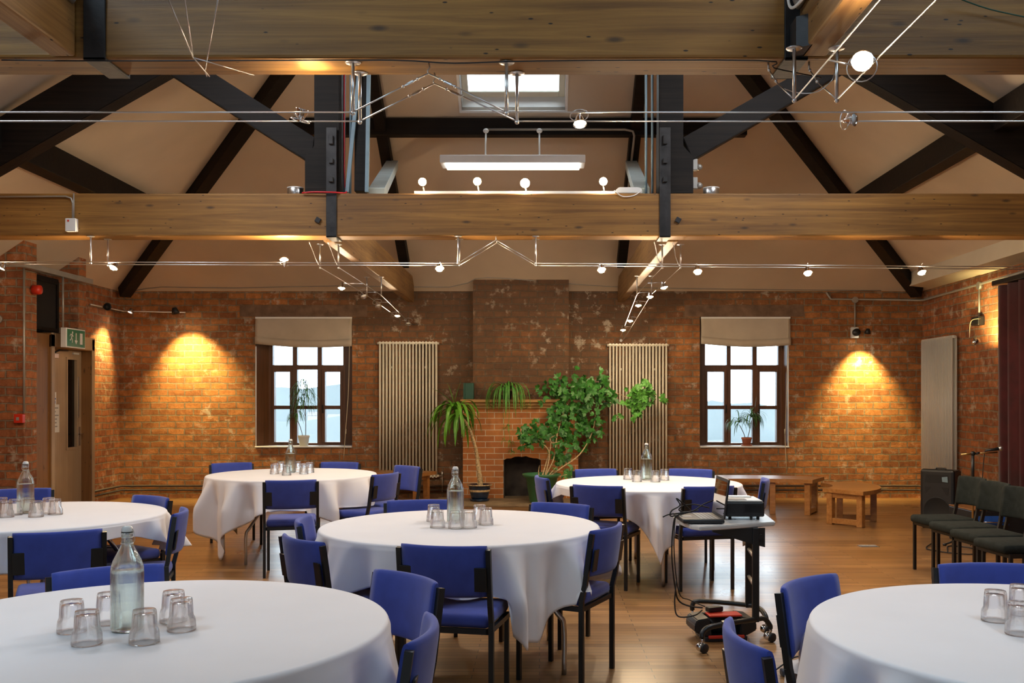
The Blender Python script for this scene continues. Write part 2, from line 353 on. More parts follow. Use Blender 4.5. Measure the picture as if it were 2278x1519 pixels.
def dup(src, tree, loc, rz, label, group=None):
    r = src.copy(); C.objects.link(r); r.location = loc; r.rotation_euler = (0, 0, rz); r['label'] = label
    if group: r['group'] = group
    for ch, subs in tree:
        c = ch.copy(); C.objects.link(c); c.parent = r
        for s in subs:
            d = s.copy(); C.objects.link(d); d.parent = c
    return r
def treeof(o):
    allc = list(C.objects); return [(c, [s for s in allc if s.parent == c]) for c in allc if c.parent == o]
def light(name, loc, power, col=(1, .62, .30), r=.025, parent=None, kind='POINT', aim=None, ang=60, blend=.6):
    l = bpy.data.lights.new(name, kind); l.energy = power; l.color = col; l.shadow_soft_size = r
    o = bpy.data.objects.new(name, l); C.objects.link(o); o.location = loc
    if kind == 'SPOT':
        l.spot_size = math.radians(ang); l.spot_blend = blend
        o.rotation_euler = (Vector(aim)-Vector(loc)).to_track_quat('-Z', 'Y').to_euler()
    if parent:
        o.parent = parent; o.matrix_parent_inverse = Matrix()
    return o
# ================================================================== the room
XL, XR, YB, YF = -6.1, 5.56, 14.04, -4.0
WH = 3.0; XM = (XL+XR)/2; RZ = WH+.675*(XR-XL)/2; HY = YB-(XR-XL)/2
def hipz(Y): return WH+.675*(YB-Y)
def sidez(X): return WH+.675*min(X-XL, XR-X)
b = B(); box(b, XL-.6, XR+.6, YF-.3, YB+.1, -.2, 0); struct('floor', b, 'floor_boards')
# back wall with two window openings
WIN = [(-4.13, -2.72), (2.33, 3.625)]; WZ0, WZ1 = .73, 2.63
b = B()
xs = [XL-.4, WIN[0][0], WIN[0][1], WIN[1][0], WIN[1][1], XR+.4]
for i in (0, 2, 4): box(b, xs[i], xs[i+1], YB, YB+.45, 0, WH+.15)
for a, c in WIN: box(b, a, c, YB, YB+.45, 0, WZ0); box(b, a, c, YB, YB+.45, WZ1, WH+.15)
struct('wall_back', b, 'brick_back')
for a, c in WIN:
    b = B(); box(b, a-.22, c+.22, YB-.006, YB+.05, WZ1+.0, WZ1+.17); o = struct('trim_1' if a < 0 else 'trim_2', b, 'lintel')
b = B(); box(b, XL-.4, XL, YF, YB+.0, 0, WH); struct('wall_left', b, 'brick_side')
b = B(); prism(b, [(XL, 0), (-5.78, 0), (-5.78, sidez(-5.78)), (XL, WH)], 10.83, 11.11, 'xz'); struct('wall_left_pier', b, 'brick_pier')
b = B(); prism(b, [(XL, 2.26), (-5.78, 2.26), (-5.78, sidez(-5.78)), (XL, WH)], 12.12, 12.32, 'xz'); struct('wall_left_pier_upper', b, 'brick_pier')
b = B(); box(b, XR, XR+.4, YF, YB, 0, WH); struct('wall_right', b, 'brick_side')
b = B(); prism(b, [(XL-.4, 0), (XR+.4, 0), (XR+.4, WH), (XM, RZ+.3), (XL-.4, WH)], YF-.3, YF, 'xz'); struct('wall_front', b, 'brick_back')
# chimney breast with a fireplace opening
FX0, FX1, FZ = -.51, .02, .60
b = B()
box(b, -.95, FX0, 13.83, YB+.01, 0, .7); box(b, FX1, .42, 13.83, YB+.01, 0, .7)
prism(b, [(13.83, .7), (YB+.01, .7), (YB+.01, hipz(YB)), (13.83, hipz(13.83))], -.95, .42, 'yz')
struct('wall_chimney_breast', b, 'brick_back')
# ceiling: two long slopes, a hipped end with the roof light opening
b = B()
SX0, SX1, S0, S1 = -.91, .30, 2.70, 3.90
def hp(x, s): return b.verts.new((x, YB-s, WH+.675*s))
def he(s): return XL+s, XR-s
def face(vs): f = b.faces.new(vs); return f
a0, c0 = hp(XL, 0), hp(XR, 0); l0, r0 = hp(he(S0)[0], S0), hp(he(S0)[1], S0); l1, r1 = hp(he(S1)[0], S1), hp(he(S1)[1], S1)
o00, o01, o10, o11 = hp(SX0, S0), hp(SX1, S0), hp(SX0, S1), hp(SX1, S1); ap = b.verts.new((XM, HY, RZ))
face((a0, c0, r0, o01, o00, l0)); face((l0, o00, o10, l1)); face((o01, r0, r1, o11)); face((l1, o10, o11, r1, ap))
f0, f1, rf = b.verts.new((XL, YF, WH)), b.verts.new((XR, YF, WH)), b.verts.new((XM, YF, RZ))
face((a0, l0, l1, ap, rf, f0)); face((c0, f1, rf, ap, r1, r0))
bmesh.ops.recalc_face_normals(b, faces=b.faces)
ceil = struct('ceiling', b, 'plaster')
md = ceil.modifiers.new('thick', 'SOLIDIFY'); md.thickness = .06; md.offset = 1 if True else -1
# boxed-out soffit along the right wall head, chopped at the far corner
b = B(); prism(b, [(5.23, 3.03), (XR, 3.0), (XR, 3.02), (5.23, 3.222)], 0, 13.66, 'xz'); struct('trim_3', b, 'plaster_pale')
# roof light: white reveal, frame and pane
Pm = Matrix(((1, 0, 0, 0), (0, -math.cos(SL), math.sin(SL), YB-S0), (0, math.sin(SL), math.cos(SL), WH+.675*S0), (0, 0, 0, 1)))  # u, upslope, outward
LV = (S1-S0)/math.cos(SL)
b = B()
for args in ((SX0-.03, SX0, -.03, LV+.03), (SX1, SX1+.03, -.03, LV+.03), (SX0, SX1, -.03, 0), (SX0, SX1, LV, LV+.03)): box(b, args[0], args[1], args[2], args[3], -.01, .30, Pm)
w3 = struct('window_3', b, 'white_paint')
b = B(); fw = .07
for args in ((SX0, SX0+fw, 0, LV), (SX1-fw, SX1, 0, LV), (SX0+fw, SX1-fw, 0, fw), (SX0+fw, SX1-fw, LV-fw, LV)): box(b, *args, .24, .28, Pm, .006)
o = struct('window_frame', b, 'radiator_paint', w3)
b = B(); box(b, SX0+fw, SX1-fw, fw, LV-fw, .262, .268, Pm); struct('pane', b, 'window_glass', w3)

# ---- windows
YW = 14.34
def xw(px): return (px-VX)/F*YW
def zw(py): return CH-(py-VY)/F*YW
def window(n, a, c, cols_top, cols_mid, fl, fr_, lining):
    zt = 2.60; zr = [zw(812), zw(827), zw(822), zw(902), zw(910), zw(985)]
    f0, f1 = xw(fl), xw(fr_); zb = WZ0+.02
    bb = B(); d0, d1 = YW-.03, YW+.06
    X = [tuple(xw(v) for v in p) for p in cols_top]; Xm = [tuple(xw(v) for v in p) for p in cols_mid]
    # outer frame and the two mullions and transom
    box(bb, f0, X[0][0], d0, d1, zb, zt); box(bb, X[2][1], f1, d0, d1, zb, zt)
    box(bb, X[0][0], X[2][1], d0, d1, 2.56, zt); box(bb, X[0][0], X[2][1], d0, d1, zb, zr[5]-.0)
    box(bb, X[0][0], X[2][1], d0, d1, zr[2], zr[0])
    for i in (0, 1): box(bb, X[i][1], X[i+1][0], d0, d1, zr[5], zr[2]); box(bb, X[i][1], X[i+1][0], d0, d1, zr[0], 2.56)
    wo = struct('window_%d' % n, bb, 'window_wood')
    for i in range(3):
        bb = B(); box(bb, X[i][0], X[i][1], YW+.012, YW+.018, zr[0], 2.56); struct('pane', bb, 'window_glass', wo)
    for i in (0, 2):      # opening casements at the sides
        bb = B(); g0, g1 = Xm[i]; e0, e1 = X[i]
        box(bb, e0, g0, d0-.02, d1, zr[5], zr[2], None, .004); box(bb, g1, e1, d0-.02, d1, zr[5], zr[2], None, .004)
        box(bb, g0, g1, d0-.02, d1, zr[1], zr[2]); box(bb, g0, g1, d0-.02, d1, zr[4], zr[3]); box(bb, g0, g1, d0-.02, d1, zr[5], zr[5]+.015)
        cs = struct('casement', bb, 'window_wood', wo)
        for z0, z1 in ((zr[5]+.015, zr[4]), (zr[3], zr[1])):
            bb = B(); box(bb, g0, g1, YW+.012, YW+.018, z0, z1); struct('pane', bb, 'window_glass', cs)
        bb = B(); xh = (g1+e1)/2 if i == 0 else (g0+e0)/2
        tube(bb, [(xh, d0-.025, zw(905)+.03), (xh, d0-.05, zw(905)+.02), (xh, d0-.05, zw(905)-.09)], .009, 6); struct('window_handle', bb, 'iron', cs)
    bb = B(); box(bb, X[1][0], X[1][1], d0, d1, zr[4], zr[3]); struct('glazing_bar', bb, 'window_wood', wo)
    for z0, z1 in ((zr[5], zr[4]), (zr[3], zr[2])):
        bb = B(); box(bb, X[1][0], X[1][1], YW+.012, YW+.018, z0, z1); struct('pane', bb, 'window_glass', wo)
    bb = B(); box(bb, a+.002, c-.002, YB-.03, YW-.035, WZ0, WZ0+.02, None, .004); struct('sill', bb, 'white_paint', wo)
    bb = B()
    prism(bb, [(a, YB+.03), (f0, YW-.03), (f0, YW+.06), (a, YW+.06)], WZ0+.02, zt, 'xy'); prism(bb, [(c, YB+.03), (c, YW+.06), (f1, YW+.06), (f1, YW-.03)], WZ0+.02, zt, 'xy')
    box(bb, a, c, YB+.04, YW+.06, zt, zt+.03)
    struct('reveal_lining', bb, 'window_wood', wo)
    bb = B(); pts = []
    tube(bb, [(lining, YB+.015, WZ0+.02), (lining, YB+.015, 2.2)], .012, 6); struct('plaster_bead', bb, 'white_paint', wo)
    return wo
window(1, -4.13, -2.72, [(608, 652), (662, 707), (717, 764)], [(612, 646.5), (662, 707), (724.5, 758)], 599, 784, -4.125)
window(2, 2.33, 3.625, [(1568, 1616), (1625, 1673), (1683, 1730)], [(1573, 1609.5), (1625, 1673), (1689, 1726)], 1556, 1738, 3.62)

# ---- roman blinds
def blind(a, c, zl, zr_, label):
    t = thing('roman_blind', label, 'blind', (0, 0, 0), 0, 'linen blinds over the windows')
    bb = B(); nx, nz = 28, 14; g = []
    for i in range(nx+1):
        u = i/nx; x = a+(c-a)*u; zb = zl+(zr_-zl)*u-.035*math.sin(PI*u)
        row = []
        for j in range(nz+1):
            v = j/nz; z = 2.615+(zb-2.615)*v
            y = YB-.012-.025*math.sin(PI*v)**1.5-.006*math.sin(9*u+5*v)*v-.010*math.sin(23*u+2)*(1-v)*.5
            if v > .76: y -= .018*(v-.76)/.24
            row.append(bb.verts.new((x, y, z)))
        g.append(row)
    for i in range(nx):
        for j in range(nz): f = bb.faces.new((g[i][j], g[i][j+1], g[i+1][j+1], g[i+1][j])); f.smooth = True
    o = obj('blind_fabric', bb, 'blind_fabric', t); m_ = o.modifiers.new('s', 'SOLIDIFY'); m_.thickness = .004
    bb = B(); nz = 6
    for i in range(nx):
        u0, u1 = i/nx, (i+1)/nx; q = []
        for u in (u0, u1):
            zb = zl+(zr_-zl)*u-.035*math.sin(PI*u); x = a+(c-a)*u
            q.append([bb.verts.new((x, YB-.052, zb+.105)), bb.verts.new((x, YB-.062, zb+.05)), bb.verts.new((x, YB-.055, zb-.002))])
        for k in (0, 1): f = bb.faces.new((q[0][k], q[0][k+1], q[1][k+1], q[1][k])); f.smooth = True
    bmesh.ops.remove_doubles(bb, verts=bb.verts, dist=.0001)
    o = obj('folded_hem', bb, 'blind_fabric', t); m_ = o.modifiers.new('s', 'SOLIDIFY'); m_.thickness = .004
    bb = B(); box(bb, a, c, YB-.03, YB-.005, 2.60, 2.625); obj('head_rail', bb, 'white_paint', t)
    bb = B(); xe = c-.03
    tube(bb, [(xe, YB-.02, 2.6), (xe-.02, YB-.02, 1.6), (xe-.06, YB-.03, .98), (xe-.09, YB-.03, .55)] if c < 0 else [(xe-.0, YB-.03, 2.6), (xe-.04, YB-.03, 1.1), (xe-.05, YB-.03, .9), (xe-.03, YB-.03, .42)], .005, 5, 5); cyl(bb, (xe-.06 if c < 0 else xe-.05, YB-.03, .93), (xe-.055, YB-.03, 1.0), .011, .007, 8)
    obj('pull_cord', bb, 'cream_cord', t)
blind(-4.12, -2.72, 2.235, 2.20, 'cream linen roman blind half raised over the left window')
blind(2.345, 3.64, 2.235, 2.215, 'cream linen roman blind half raised over the right window')

# ---- door in the left wall
DX = -5.78
b = B()   # frame: broad lining on the near side, jamb, head
box(b, XL, DX, 11.11, 11.40, 0, 2.2); box(b, XL, DX+.02, 11.40, 11.48, 0, 2.2, None, .004)
box(b, XL, DX+.02, 12.44, 12.50, 0, 2.2, None, .004); box(b, XL, DX+.02, 11.40, 12.50, 2.05, 2.22, None, .004)
door = struct('door_1', b, 'frame_wood')
b = B()
box(b, DX+.021, DX+.03, 11.40, 11.47, 0, 2.2); box(b, DX+.021, DX+.03, 12.43, 12.50, 0, 2.2); box(b, DX+.021, DX+.03, 11.40, 12.50, 2.06, 2.22)
struct('architrave', b, 'door_wood', door)
b = B(); lx0, lx1 = DX-.16, DX-.115; y0, y1 = 11.485, 12.435
gy0, gy1 = 12.06, 12.29; gz0, gz1 = .83, 1.93
box(b, lx0, lx1, y0, gy0, .01, 2.05); box(b, lx0, lx1, gy1, y1, .01, 2.05); box(b, lx0, lx1, gy0, gy1, .01, gz0); box(b, lx0, lx1, gy0, gy1, gz1, 2.05)
leaf = struct('door_leaf', b, 'door_wood', door)
b = B(); box(b, lx0+.02, lx0+.026, gy0, gy1, gz0, gz1); struct('vision_panel', b, 'dark_pane', leaf)
b = B()
for a_, c_, d_, e_ in ((gy0-.03, gy0, gz0-.03, gz1+.03), (gy1, gy1+.03, gz0-.03, gz1+.03), (gy0, gy1, gz0-.03, gz0), (gy0, gy1, gz1, gz1+.03)): box(b, lx1, lx1+.012, a_, c_, d_, e_)
struct('glazing_bead', b, 'door_wood', leaf)
b = B(); box(b, lx1, lx1+.008, 12.355, 12.40, .84, 1.08, None, .002); tube(b, [(lx1, 12.378, .99), (lx1+.05, 12.378, .99), (lx1+.055, 12.27, .99)], .009, 8); struct('door_handle', b, 'chrome', leaf)
b = B(); box(b, lx1, lx1+.01, 12.33, 12.36, 1.2, 1.72, None, .002); struct('push_plate', b, 'steel', leaf)
b = B(); box(b, lx1, lx1+.05, 11.52, 11.76, 1.93, 1.99, None, .006); struct('door_closer', b, 'steel', leaf)
b = B(); tube(b, [(lx1+.03, 11.66, 1.99), (lx1+.06, 11.75, 2.03), (lx1+.04, 12.0, 2.035)], .010, 6); struct('closer_arm', b, 'iron', door)
b = B(); box(b, lx1, lx1+.02, 12.20, 12.34, 2.0, 2.025); struct('door_stop', b, 'white_plastic', door)
b = B(); cyl(b, (lx1, 11.57, 1.64), (lx1+.012, 11.57, 1.64), .022); box(b, lx1, lx1+.012, 11.56, 11.58, 1.72, 1.80); struct('door_bolt', b, 'steel', leaf)
b = B(); box(b, lx1, lx1+.002, 11.66, 11.79, 1.35, 1.52); tg = struct('door_label', b, 'white_plastic', leaf); tg['label'] = 'white and blue safety label'
b = B(); cyl(b, (lx1+.001, 11.725, 1.40), (lx1+.004, 11.725, 1.40), .038); cyl(b, (lx1+.001, 11.725, 1.475), (lx1+.004, 11.725, 1.475), .03); box(b, lx1+.001, lx1+.004, 11.675, 11.775, 1.43, 1.45); struct('label_print', b, 'blue_ink', leaf)
t = thing('paper_notice', 'white paper notice taped to the pale wooden door', 'notice')
b = B(); box(b, lx1+.001, lx1+.004, 11.53, 11.86, 1.03, 1.37); obj('sheet', b, 'white_plastic', t)
b = B()
for k, (u, v) in enumerate(((.08, .30), (.08, .24), (.02, .31), (.06, .27), (.10, .26), (.05, .28))): box(b, lx1+.0035, lx1+.005, 11.53+u, 11.53+v, 1.32-.045*k, 1.335-.045*k)
obj('text_lines', b, 'grey_ink', t)

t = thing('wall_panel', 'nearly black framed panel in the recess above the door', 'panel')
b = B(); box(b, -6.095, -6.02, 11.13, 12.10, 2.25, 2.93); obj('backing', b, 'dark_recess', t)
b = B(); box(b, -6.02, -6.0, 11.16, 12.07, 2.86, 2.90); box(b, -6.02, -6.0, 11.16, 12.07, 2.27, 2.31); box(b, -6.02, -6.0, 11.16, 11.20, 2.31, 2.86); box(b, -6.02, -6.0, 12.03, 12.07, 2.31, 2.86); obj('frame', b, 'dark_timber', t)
# ---- exit sign on the cable tray, with running man, arrow and doorway
ex, ey0, ey1, ez0, ez1 = -5.60, 11.44, 11.92, 2.05, 2.285
t = thing('exit_sign', 'green and white running man exit sign box above the door', 'sign')
b = B(); box(b, ex-.07, ex, ey0, ey1, ez0, ez1, None, .006); obj('housing', b, 'white_plastic', t)
b = B(); box(b, ex+.0, ex+.004, ey0+.02, ey1-.02, ez0+.015, ez1-.015); g_ = obj('green_panel', b, 'sign_green', t)
b = B(); X = ex+.0055
def pl(pts):   # flat pictogram shapes on the panel, given as (across, up) in metres
    prism(b, [(ey0+.02+u, ez0+.015+v) for u, v in pts], X-.002, X, 'yz')
pl([(.31, .035), (.375, .035), (.375, .17), (.31, .17)])                           # doorway
pl([(.205, .075), (.222, .075), (.222, .165), (.205, .165)]); pl([(.213, .03), (.25, .078), (.176, .078)])   # arrow
pl([(.118, .155), (.134, .155), (.138, .168), (.134, .182), (.118, .182), (.114, .168)])       # head
pl([(.088, .105), (.108, .100), (.124, .150), (.106, .154)])                        # body
pl([(.104, .152), (.098, .140), (.076, .142), (.064, .118), (.056, .122), (.070, .150)])   # arm back
pl([(.116, .140), (.130, .120), (.148, .124), (.146, .132), (.134, .130), (.122, .150)])   # arm front
pl([(.094, .108), (.110, .104), (.128, .080), (.120, .044), (.110, .046), (.114, .078)])   # leg front
pl([(.090, .112), (.098, .100), (.082, .072), (.056, .072), (.056, .080), (.076, .082)])   # leg back
obj('pictogram', b, 'white_plastic', g_)
b = B(); tube(b, [(ex-.035, ey0-.01, 2.285), (ex-.035, ey0-.01, 2.90)], .012, 8); obj('suspension_conduit', b, 'conduit_grey', t)

def conduit(label, pts, r=.012, mat='conduit_grey', boxes=(), smooth=0, name='cable_conduit', cat='conduit'):
    b = B(); tube(b, pts, r, 8, smooth); t = obj(name, b, mat); tag(t, label, cat)
    for p, rr, ax in boxes:
        b = B(); a = Vector(ax)*.02; cyl(b, Vector(p)-a, Vector(p)+a, rr, rr, 14); obj('junction_box', b, mat, t)
    return t
b = B(); box(b, -5.68, -5.62, 10.57, 12.16, 2.88, 2.885); box(b, -5.685, -5.68, 10.57, 12.16, 2.88, 2.94); box(b, -5.62, -5.615, 10.57, 12.16, 2.88, 2.94)
box(b, -6.09, -5.62, 10.54, 10.57, 2.88, 2.94); tag(obj('cable_tray', b, 'conduit_grey'), 'grey steel cable tray running above the door towards the corner', 'cable tray')
conduit('grey conduit dropping down the brick pier to the red call point', [(-5.76, 10.80, 2.90), (-5.76, 10.80, 1.28)])
conduit('grey conduit dropping to a round box at far left of brick pier', [(-6.05, 10.79, 2.9), (-6.05, 10.79, 2.33), (-6.09, 10.79, 2.33)], boxes=[((-6.05, 10.79, 2.33), .05, (0, 1, 0))])
t = thing('call_point', 'red fire alarm call point beside the door frame', 'alarm')
b = B(); box(b, -5.86, -5.76, 10.77, 10.83, 1.17, 1.27, None, .006); obj('housing', b, 'red_plastic', t)
b = B(); box(b, -5.83, -5.80, 10.766, 10.772, 1.2, 1.235); obj('break_glass', b, 'grey_ink', t)
b = B(); lathe(b, [(0, .05), (.05, .045), (.055, .02), (.055, -.04), (0, -.05)], 16, (-5.72, 11.0, 2.68), Matrix.Rotation(PI/2, 4, 'Y')); tag(obj('alarm_sounder', b, 'red_plastic'), 'round red fire alarm sounder high above the door', 'alarm')
# heating pipes along the foot of the walls
for nm, pts in (('twin heating pipes along the foot of the left part of the back wall', [(-6.04, 12.6), (-6.04, 13.96), (-1.2, 13.97)]), ('twin heating pipes along the foot of the right part of the back wall', [(.7, 13.97), (5.48, 13.97), (5.48, 11.6)])):
    t = thing('heating_pipe', nm, 'pipe')
    for z in (.12, .18):
        b = B(); tube(b, [(x, y, z) for x, y in pts], .017, 8); obj('pipe', b, 'pipe_brown', t)

# ---- fireplace
t = thing('fireplace', 'orange brick fireplace with wooden mantel and small arched opening', 'fireplace')
b = B(); y0, y1 = 13.70, 13.83
box(b, -1.085, FX0, y0, y1, .03, 1.30); box(b, FX1, .55, y0, y1, .03, 1.30)
arch = [(FX0, 1.30), (FX0, .57)]+[(FX0+(FX1-FX0)*k/10, .57+.05*math.sin(PI*k/10)+.008*math.sin(k*2.3)) for k in range(1, 10)]+[(FX1, .57), (FX1, 1.30)]
prism(b, arch, y0, y1, 'xz'); obj('brick_surround', b, 'brick_tile', t)
b = B(); box(b, -1.115, .58, 13.60, 13.83, 1.385, 1.43, None, .008); box(b, -1.09, .56, 13.64, 13.83, 1.335, 1.385, None, .014); box(b, -1.10, .565, 13.67, 13.83, 1.30, 1.335, None, .006); obj('mantel_shelf', b, 'mantel_wood', t)
b = B(); box(b, FX0-.0, FX1+.0, YB-.012, YB-.002, .03, .7); box(b, FX0, FX0+.012, 13.71, YB-.012, .03, .57); box(b, FX1-.012, FX1, 13.71, YB-.012, .03, .57); obj('sooty_hearth_back', b, 'soot_stone', t)
b = B(); box(b, FX0, FX1, 13.0, YB-.01, .0, .03); box(b, -1.45, .85, 12.85, 13.83, 0, .028, None, .006); obj('hearthstone', b, 'hearth_stone', t)
b = B(); box(b, -1.06, -.93, 13.66, 13.80, 1.431, 1.66, None, .008); box(b, -1.075, -1.055, 13.65, 13.80, 1.431, 1.66); tag(obj('storage_box', b, 'box_green'), 'dark green box at the left end of the mantel', 'box')

# ---- radiators
def radiator(label, n, pitch, h, mat, loc, rz, rows=2):
    t = thing('column_radiator', label, 'radiator', loc, rz, 'tall column radiators')
    wd = (n-1)*pitch
    for i in range(n):
        x = -wd/2+i*pitch; b = B()
        for r_ in range(rows): tube(b, [(x, -.03-.055*r_, .03), (x, -.03-.055*r_, h-.03)], .0125, 8)
        for z in (.03, h-.03): tube(b, [(x, -.03, z), (x, -.03-.055*(rows-1), z)], .021, 10)
        obj('column', b, mat, t)
    for z in (.035, h-.035):
        b = B(); tube(b, [(-wd/2-.04, -.058, z), (wd/2+.04, -.058, z)], .017, 10); obj('header_pipe', b, mat, t)
    b = B(); tube(b, [(wd/2+.03, -.058, .035), (wd/2+.085, -.058, .035), (wd/2+.085, -.058, -loc[2]+.0 if False else -.20)], .009, 8); cyl(b, (wd/2+.085, -.058, .03), (wd/2+.085, -.058, .10), .02, .016, 10); obj('valve', b, 'steel', t)
    for sx in (-1, 1):
        b = B(); box(b, sx*wd*.3-.01, sx*wd*.3+.01, -.03, .0, h*.8, h*.8+.03); obj('bracket', b, mat, t)
radiator('tall cream column radiator left of the fireplace', 18, .0478, 1.985, 'radiator_paint', (-1.895, YB-.02, .29), 0)
radiator('tall cream column radiator right of the fireplace behind the plant', 18, .0478, 1.975, 'radiator_paint', (1.425, YB-.02, .27), 0)
radiator('tall pale column radiator on the right wall beside the speaker', 22, .0478, 2.0, 'radiator_paint_cool', (XR-.02, 13.28, .29), -PI/2)

# ---- roof timbers
def timber(name, label, cat, p0, p1, wdt, hgt, mat='dark_timber', up=(0, 0, 1), group=None, bev=.008):
    b = B(); bar(b, p0, p1, wdt, hgt, up, bev); return tag(obj(name, b, mat), label, cat, group)
G = 'dark rafters of the hipped roof end'
k = .115
def hpnt(x, s, d=k): return (x, YB-s-.0, WH+.675*s-d)
timber('hip_rafter', 'dark hip rafter rising from the left back corner', 'rafter', hpnt(XL+.12, .12), hpnt(XM-.15, 5.68), .16, .16, group=G)
timber('hip_rafter', 'dark hip rafter rising from the right back corner', 'rafter', hpnt(XR-.12, .12), hpnt(XM+.15, 5.68), .16, .16, group=G)
timber('rafter', 'dark rafter left of the roof window above the left cross beam', 'rafter', hpnt(-1.87, .62), hpnt(-1.87, 4.0), .13, .14, group=G)
timber('rafter', 'dark rafter right of the roof window above the right cross beam', 'rafter', hpnt(1.14, .62), hpnt(1.14, 4.2), .13, .14, group=G)
timber('purlin', 'dark horizontal timber across the hipped roof end beneath the roof window', 'beam', (-2.95, YB-2.58, WH+.675*2.55-.07), (2.45, YB-2.58, WH+.675*2.55-.07), .14, .20)
timber('purlin', 'dark purlin along the left roof slope', 'beam', (-4.73, 1.0, 3.725), (-4.73, 12.25, 3.725), .20, .27)
timber('purlin', 'dark purlin along the right roof slope', 'beam', (4.0, 1.0, 3.87), (4.0, 12.1, 3.87), .18, .25)

def truss(label, x, y, group):
    t = thing('roof_truss', label, 'roof truss', (x, y, 0), 0, group)
    T = .22; z0, z1 = 2.84, 3.207
    b = B(); box(b, XL+.02-x, XR-.02-x, 0, T, z0, z1, None, .012); tb = obj('tie_beam', b, 'beam_x', t); 
    q0, q1 = .02, .20
    for nm, poly in (('l', [(-2.02, z1), (-1.72, z1), (-1.72, 4.95), (-1.94, 4.95), (-1.94, 3.62), (-2.02, 3.53)]), ('r', [(1.03, z1), (1.325, z1), (1.325, 3.53), (1.24, 3.62), (1.24, 4.95), (1.03, 4.95)])):
        b = B(); prism(b, poly, q0, q1, 'xz', .006); obj('queen_post', b, 'dark_timber', t)
    for poly in ([(-5.05, z1), (-4.25, z1+.0), (-1.95, 4.98), (-1.95, 5.45), (-5.05, 3.67)], [(4.45, z1), (3.75, z1), (1.25, 5.09), (1.25, 5.55), (4.45, 3.73)]):
        # principal rafter
        if poly[0][0] < 0: poly = [(-5.06, z1), (-5.76, z1), (-5.76, 3.225), (-1.95, 5.44), (-1.95, 4.98)]
        else: poly = [(4.54, z1), (5.20, z1), (5.20, 3.235), (1.25, 5.55), (1.25, 5.09)]
        b = B(); prism(b, poly, q0, q1, 'xz', .006); obj('principal_rafter', b, 'dark_timber', t)
    for poly in ([(-2.02, 3.505), (-3.36, 4.35), (-3.36, 4.58), (-3.2, 4.50), (-1.94, 3.70), (-1.96, 3.58)], [(1.325, 3.505), (2.66, 4.28), (2.66, 4.5), (1.24, 3.70)]):
        b = B(); prism(b, poly, q0+.03, q1-.03, 'xz', .006); obj('strut', b, 'dark_timber', t)
    b = B(); box(b, -1.72, 1.03, q0, q1, 4.65, 4.9); obj('straining_beam', b, 'dark_timber', t)
    for xa, xb in ((-1.83, -1.74), (1.03, 1.125)):
        b = B(); th = .012
        box(b, xa, xb, -th, 0, z0-th, 3.77, None, .003); box(b, xa, xb, -th, T+th, z0-th, z0, None, .003); box(b, xa, xb, T, T+th, z0-th, 3.77, None, .003)
        s_ = obj('iron_strap', b, 'iron', t); xc = (xa+xb)/2
        for z, hh in ((3.66, .05), (3.48, .018), (3.32, .018)):
            b = B(); box(b, xc-.018, xc+.018, -th-.022, -th, z-hh*.5-.012, z+hh*.5+.012, None, .003); obj('bolt', b, 'iron', s_)
    for xb, zz in ((-1.90, 2.975), (1.19, 2.975)):
        b = B(); box(b, -.022, .022, -.02, 0, -.022, .022, Matrix.Translation((xb, 0, zz)) @ Matrix.Rotation(.5, 4, 'Y'), .003); obj('bolt', b, 'iron', t)
    return t
truss('dark queen post roof truss on a honey coloured tie beam, the farther of two', 0, 8.30, 'queen post roof trusses')
truss('queen post roof truss whose big tie beam crosses the top of the picture', -.03, 3.95, 'queen post roof trusses')

def longbeam(label, x0, x1, y0, y1, z0, z1):
    b = B(); box(b, x0, x1, y0, y1, z0, z1, None, .01); return tag(obj('cross_beam', b, 'beam_y'), label, 'beam', 'beams running front to back')
longbeam('pale pine beam running back to the wall above the left radiator', -1.91, -1.81, 8.54, 13.95, 2.83, 3.19)
longbeam('pale pine beam running back to the wall above the right radiator', 1.13, 1.23, 8.54, 13.95, 2.83, 3.19)
longbeam('pine beam coming towards the viewer at top left', -1.99, -1.89, -1.0, 3.94, 2.84, 3.20)
longbeam('pine beam coming towards the viewer at top right', 1.06, 1.17, -1.0, 3.94, 2.84, 3.20)
# steel and timber posts that stand on the far tie beam
G = 'slim blue grey steel rods standing on the far tie beam'
for px, lb in ((765, 'left'), (1437, 'right')):
    for dx, q in ((0, 'left hand'), (.055, 'right hand')):
        X = (px-VX)/F*8.42+dx; b = B(); tube(b, [(X, 8.42, 3.208), (X+.01*(1 if px < 1000 else 0), 8.42, 4.9)], .011, 8)
        tag(obj('steel_rod', b, 'strut_blue'), '%s of two blue grey steel rods beside the %s queen post' % (q, lb), 'rod', G)
b = B(); bar(b, W(803, 428, 8.47), W(806, 60, 8.47), .10, .10, (0, 1, 0), .005); tag(obj('timber_post', b, 'dark_timber'), 'dark slim timber post just right of the left queen post', 'post')
for q, (a_, c_) in {'leaning': ((772, 428), (800, 150)), 'upright': ((816, 428), (822, 60))}.items():
    b = B(); bar(b, W(*a_, 8.40), W(*c_, 8.40), .032, .03, (0, 1, 0), .003); tag(obj('steel_strut', b, 'strut_blue'), '%s blue grey flat strut by the left queen post' % q, 'strut')
for a_, c_, lb in (((838, 431), (873, 366), 'left'), ((1428, 431), (1404, 366), 'right')):
    p0 = W(*a_, 8.46); p1 = W(*c_, 11.85)
    b = B(); bar(b, p0, p1, .14, .10, (0, 0, 1), .004); tag(obj('pale_brace', b, 'pale_strut'), 'short pale painted brace on the %s side of the far tie beam' % lb, 'brace')
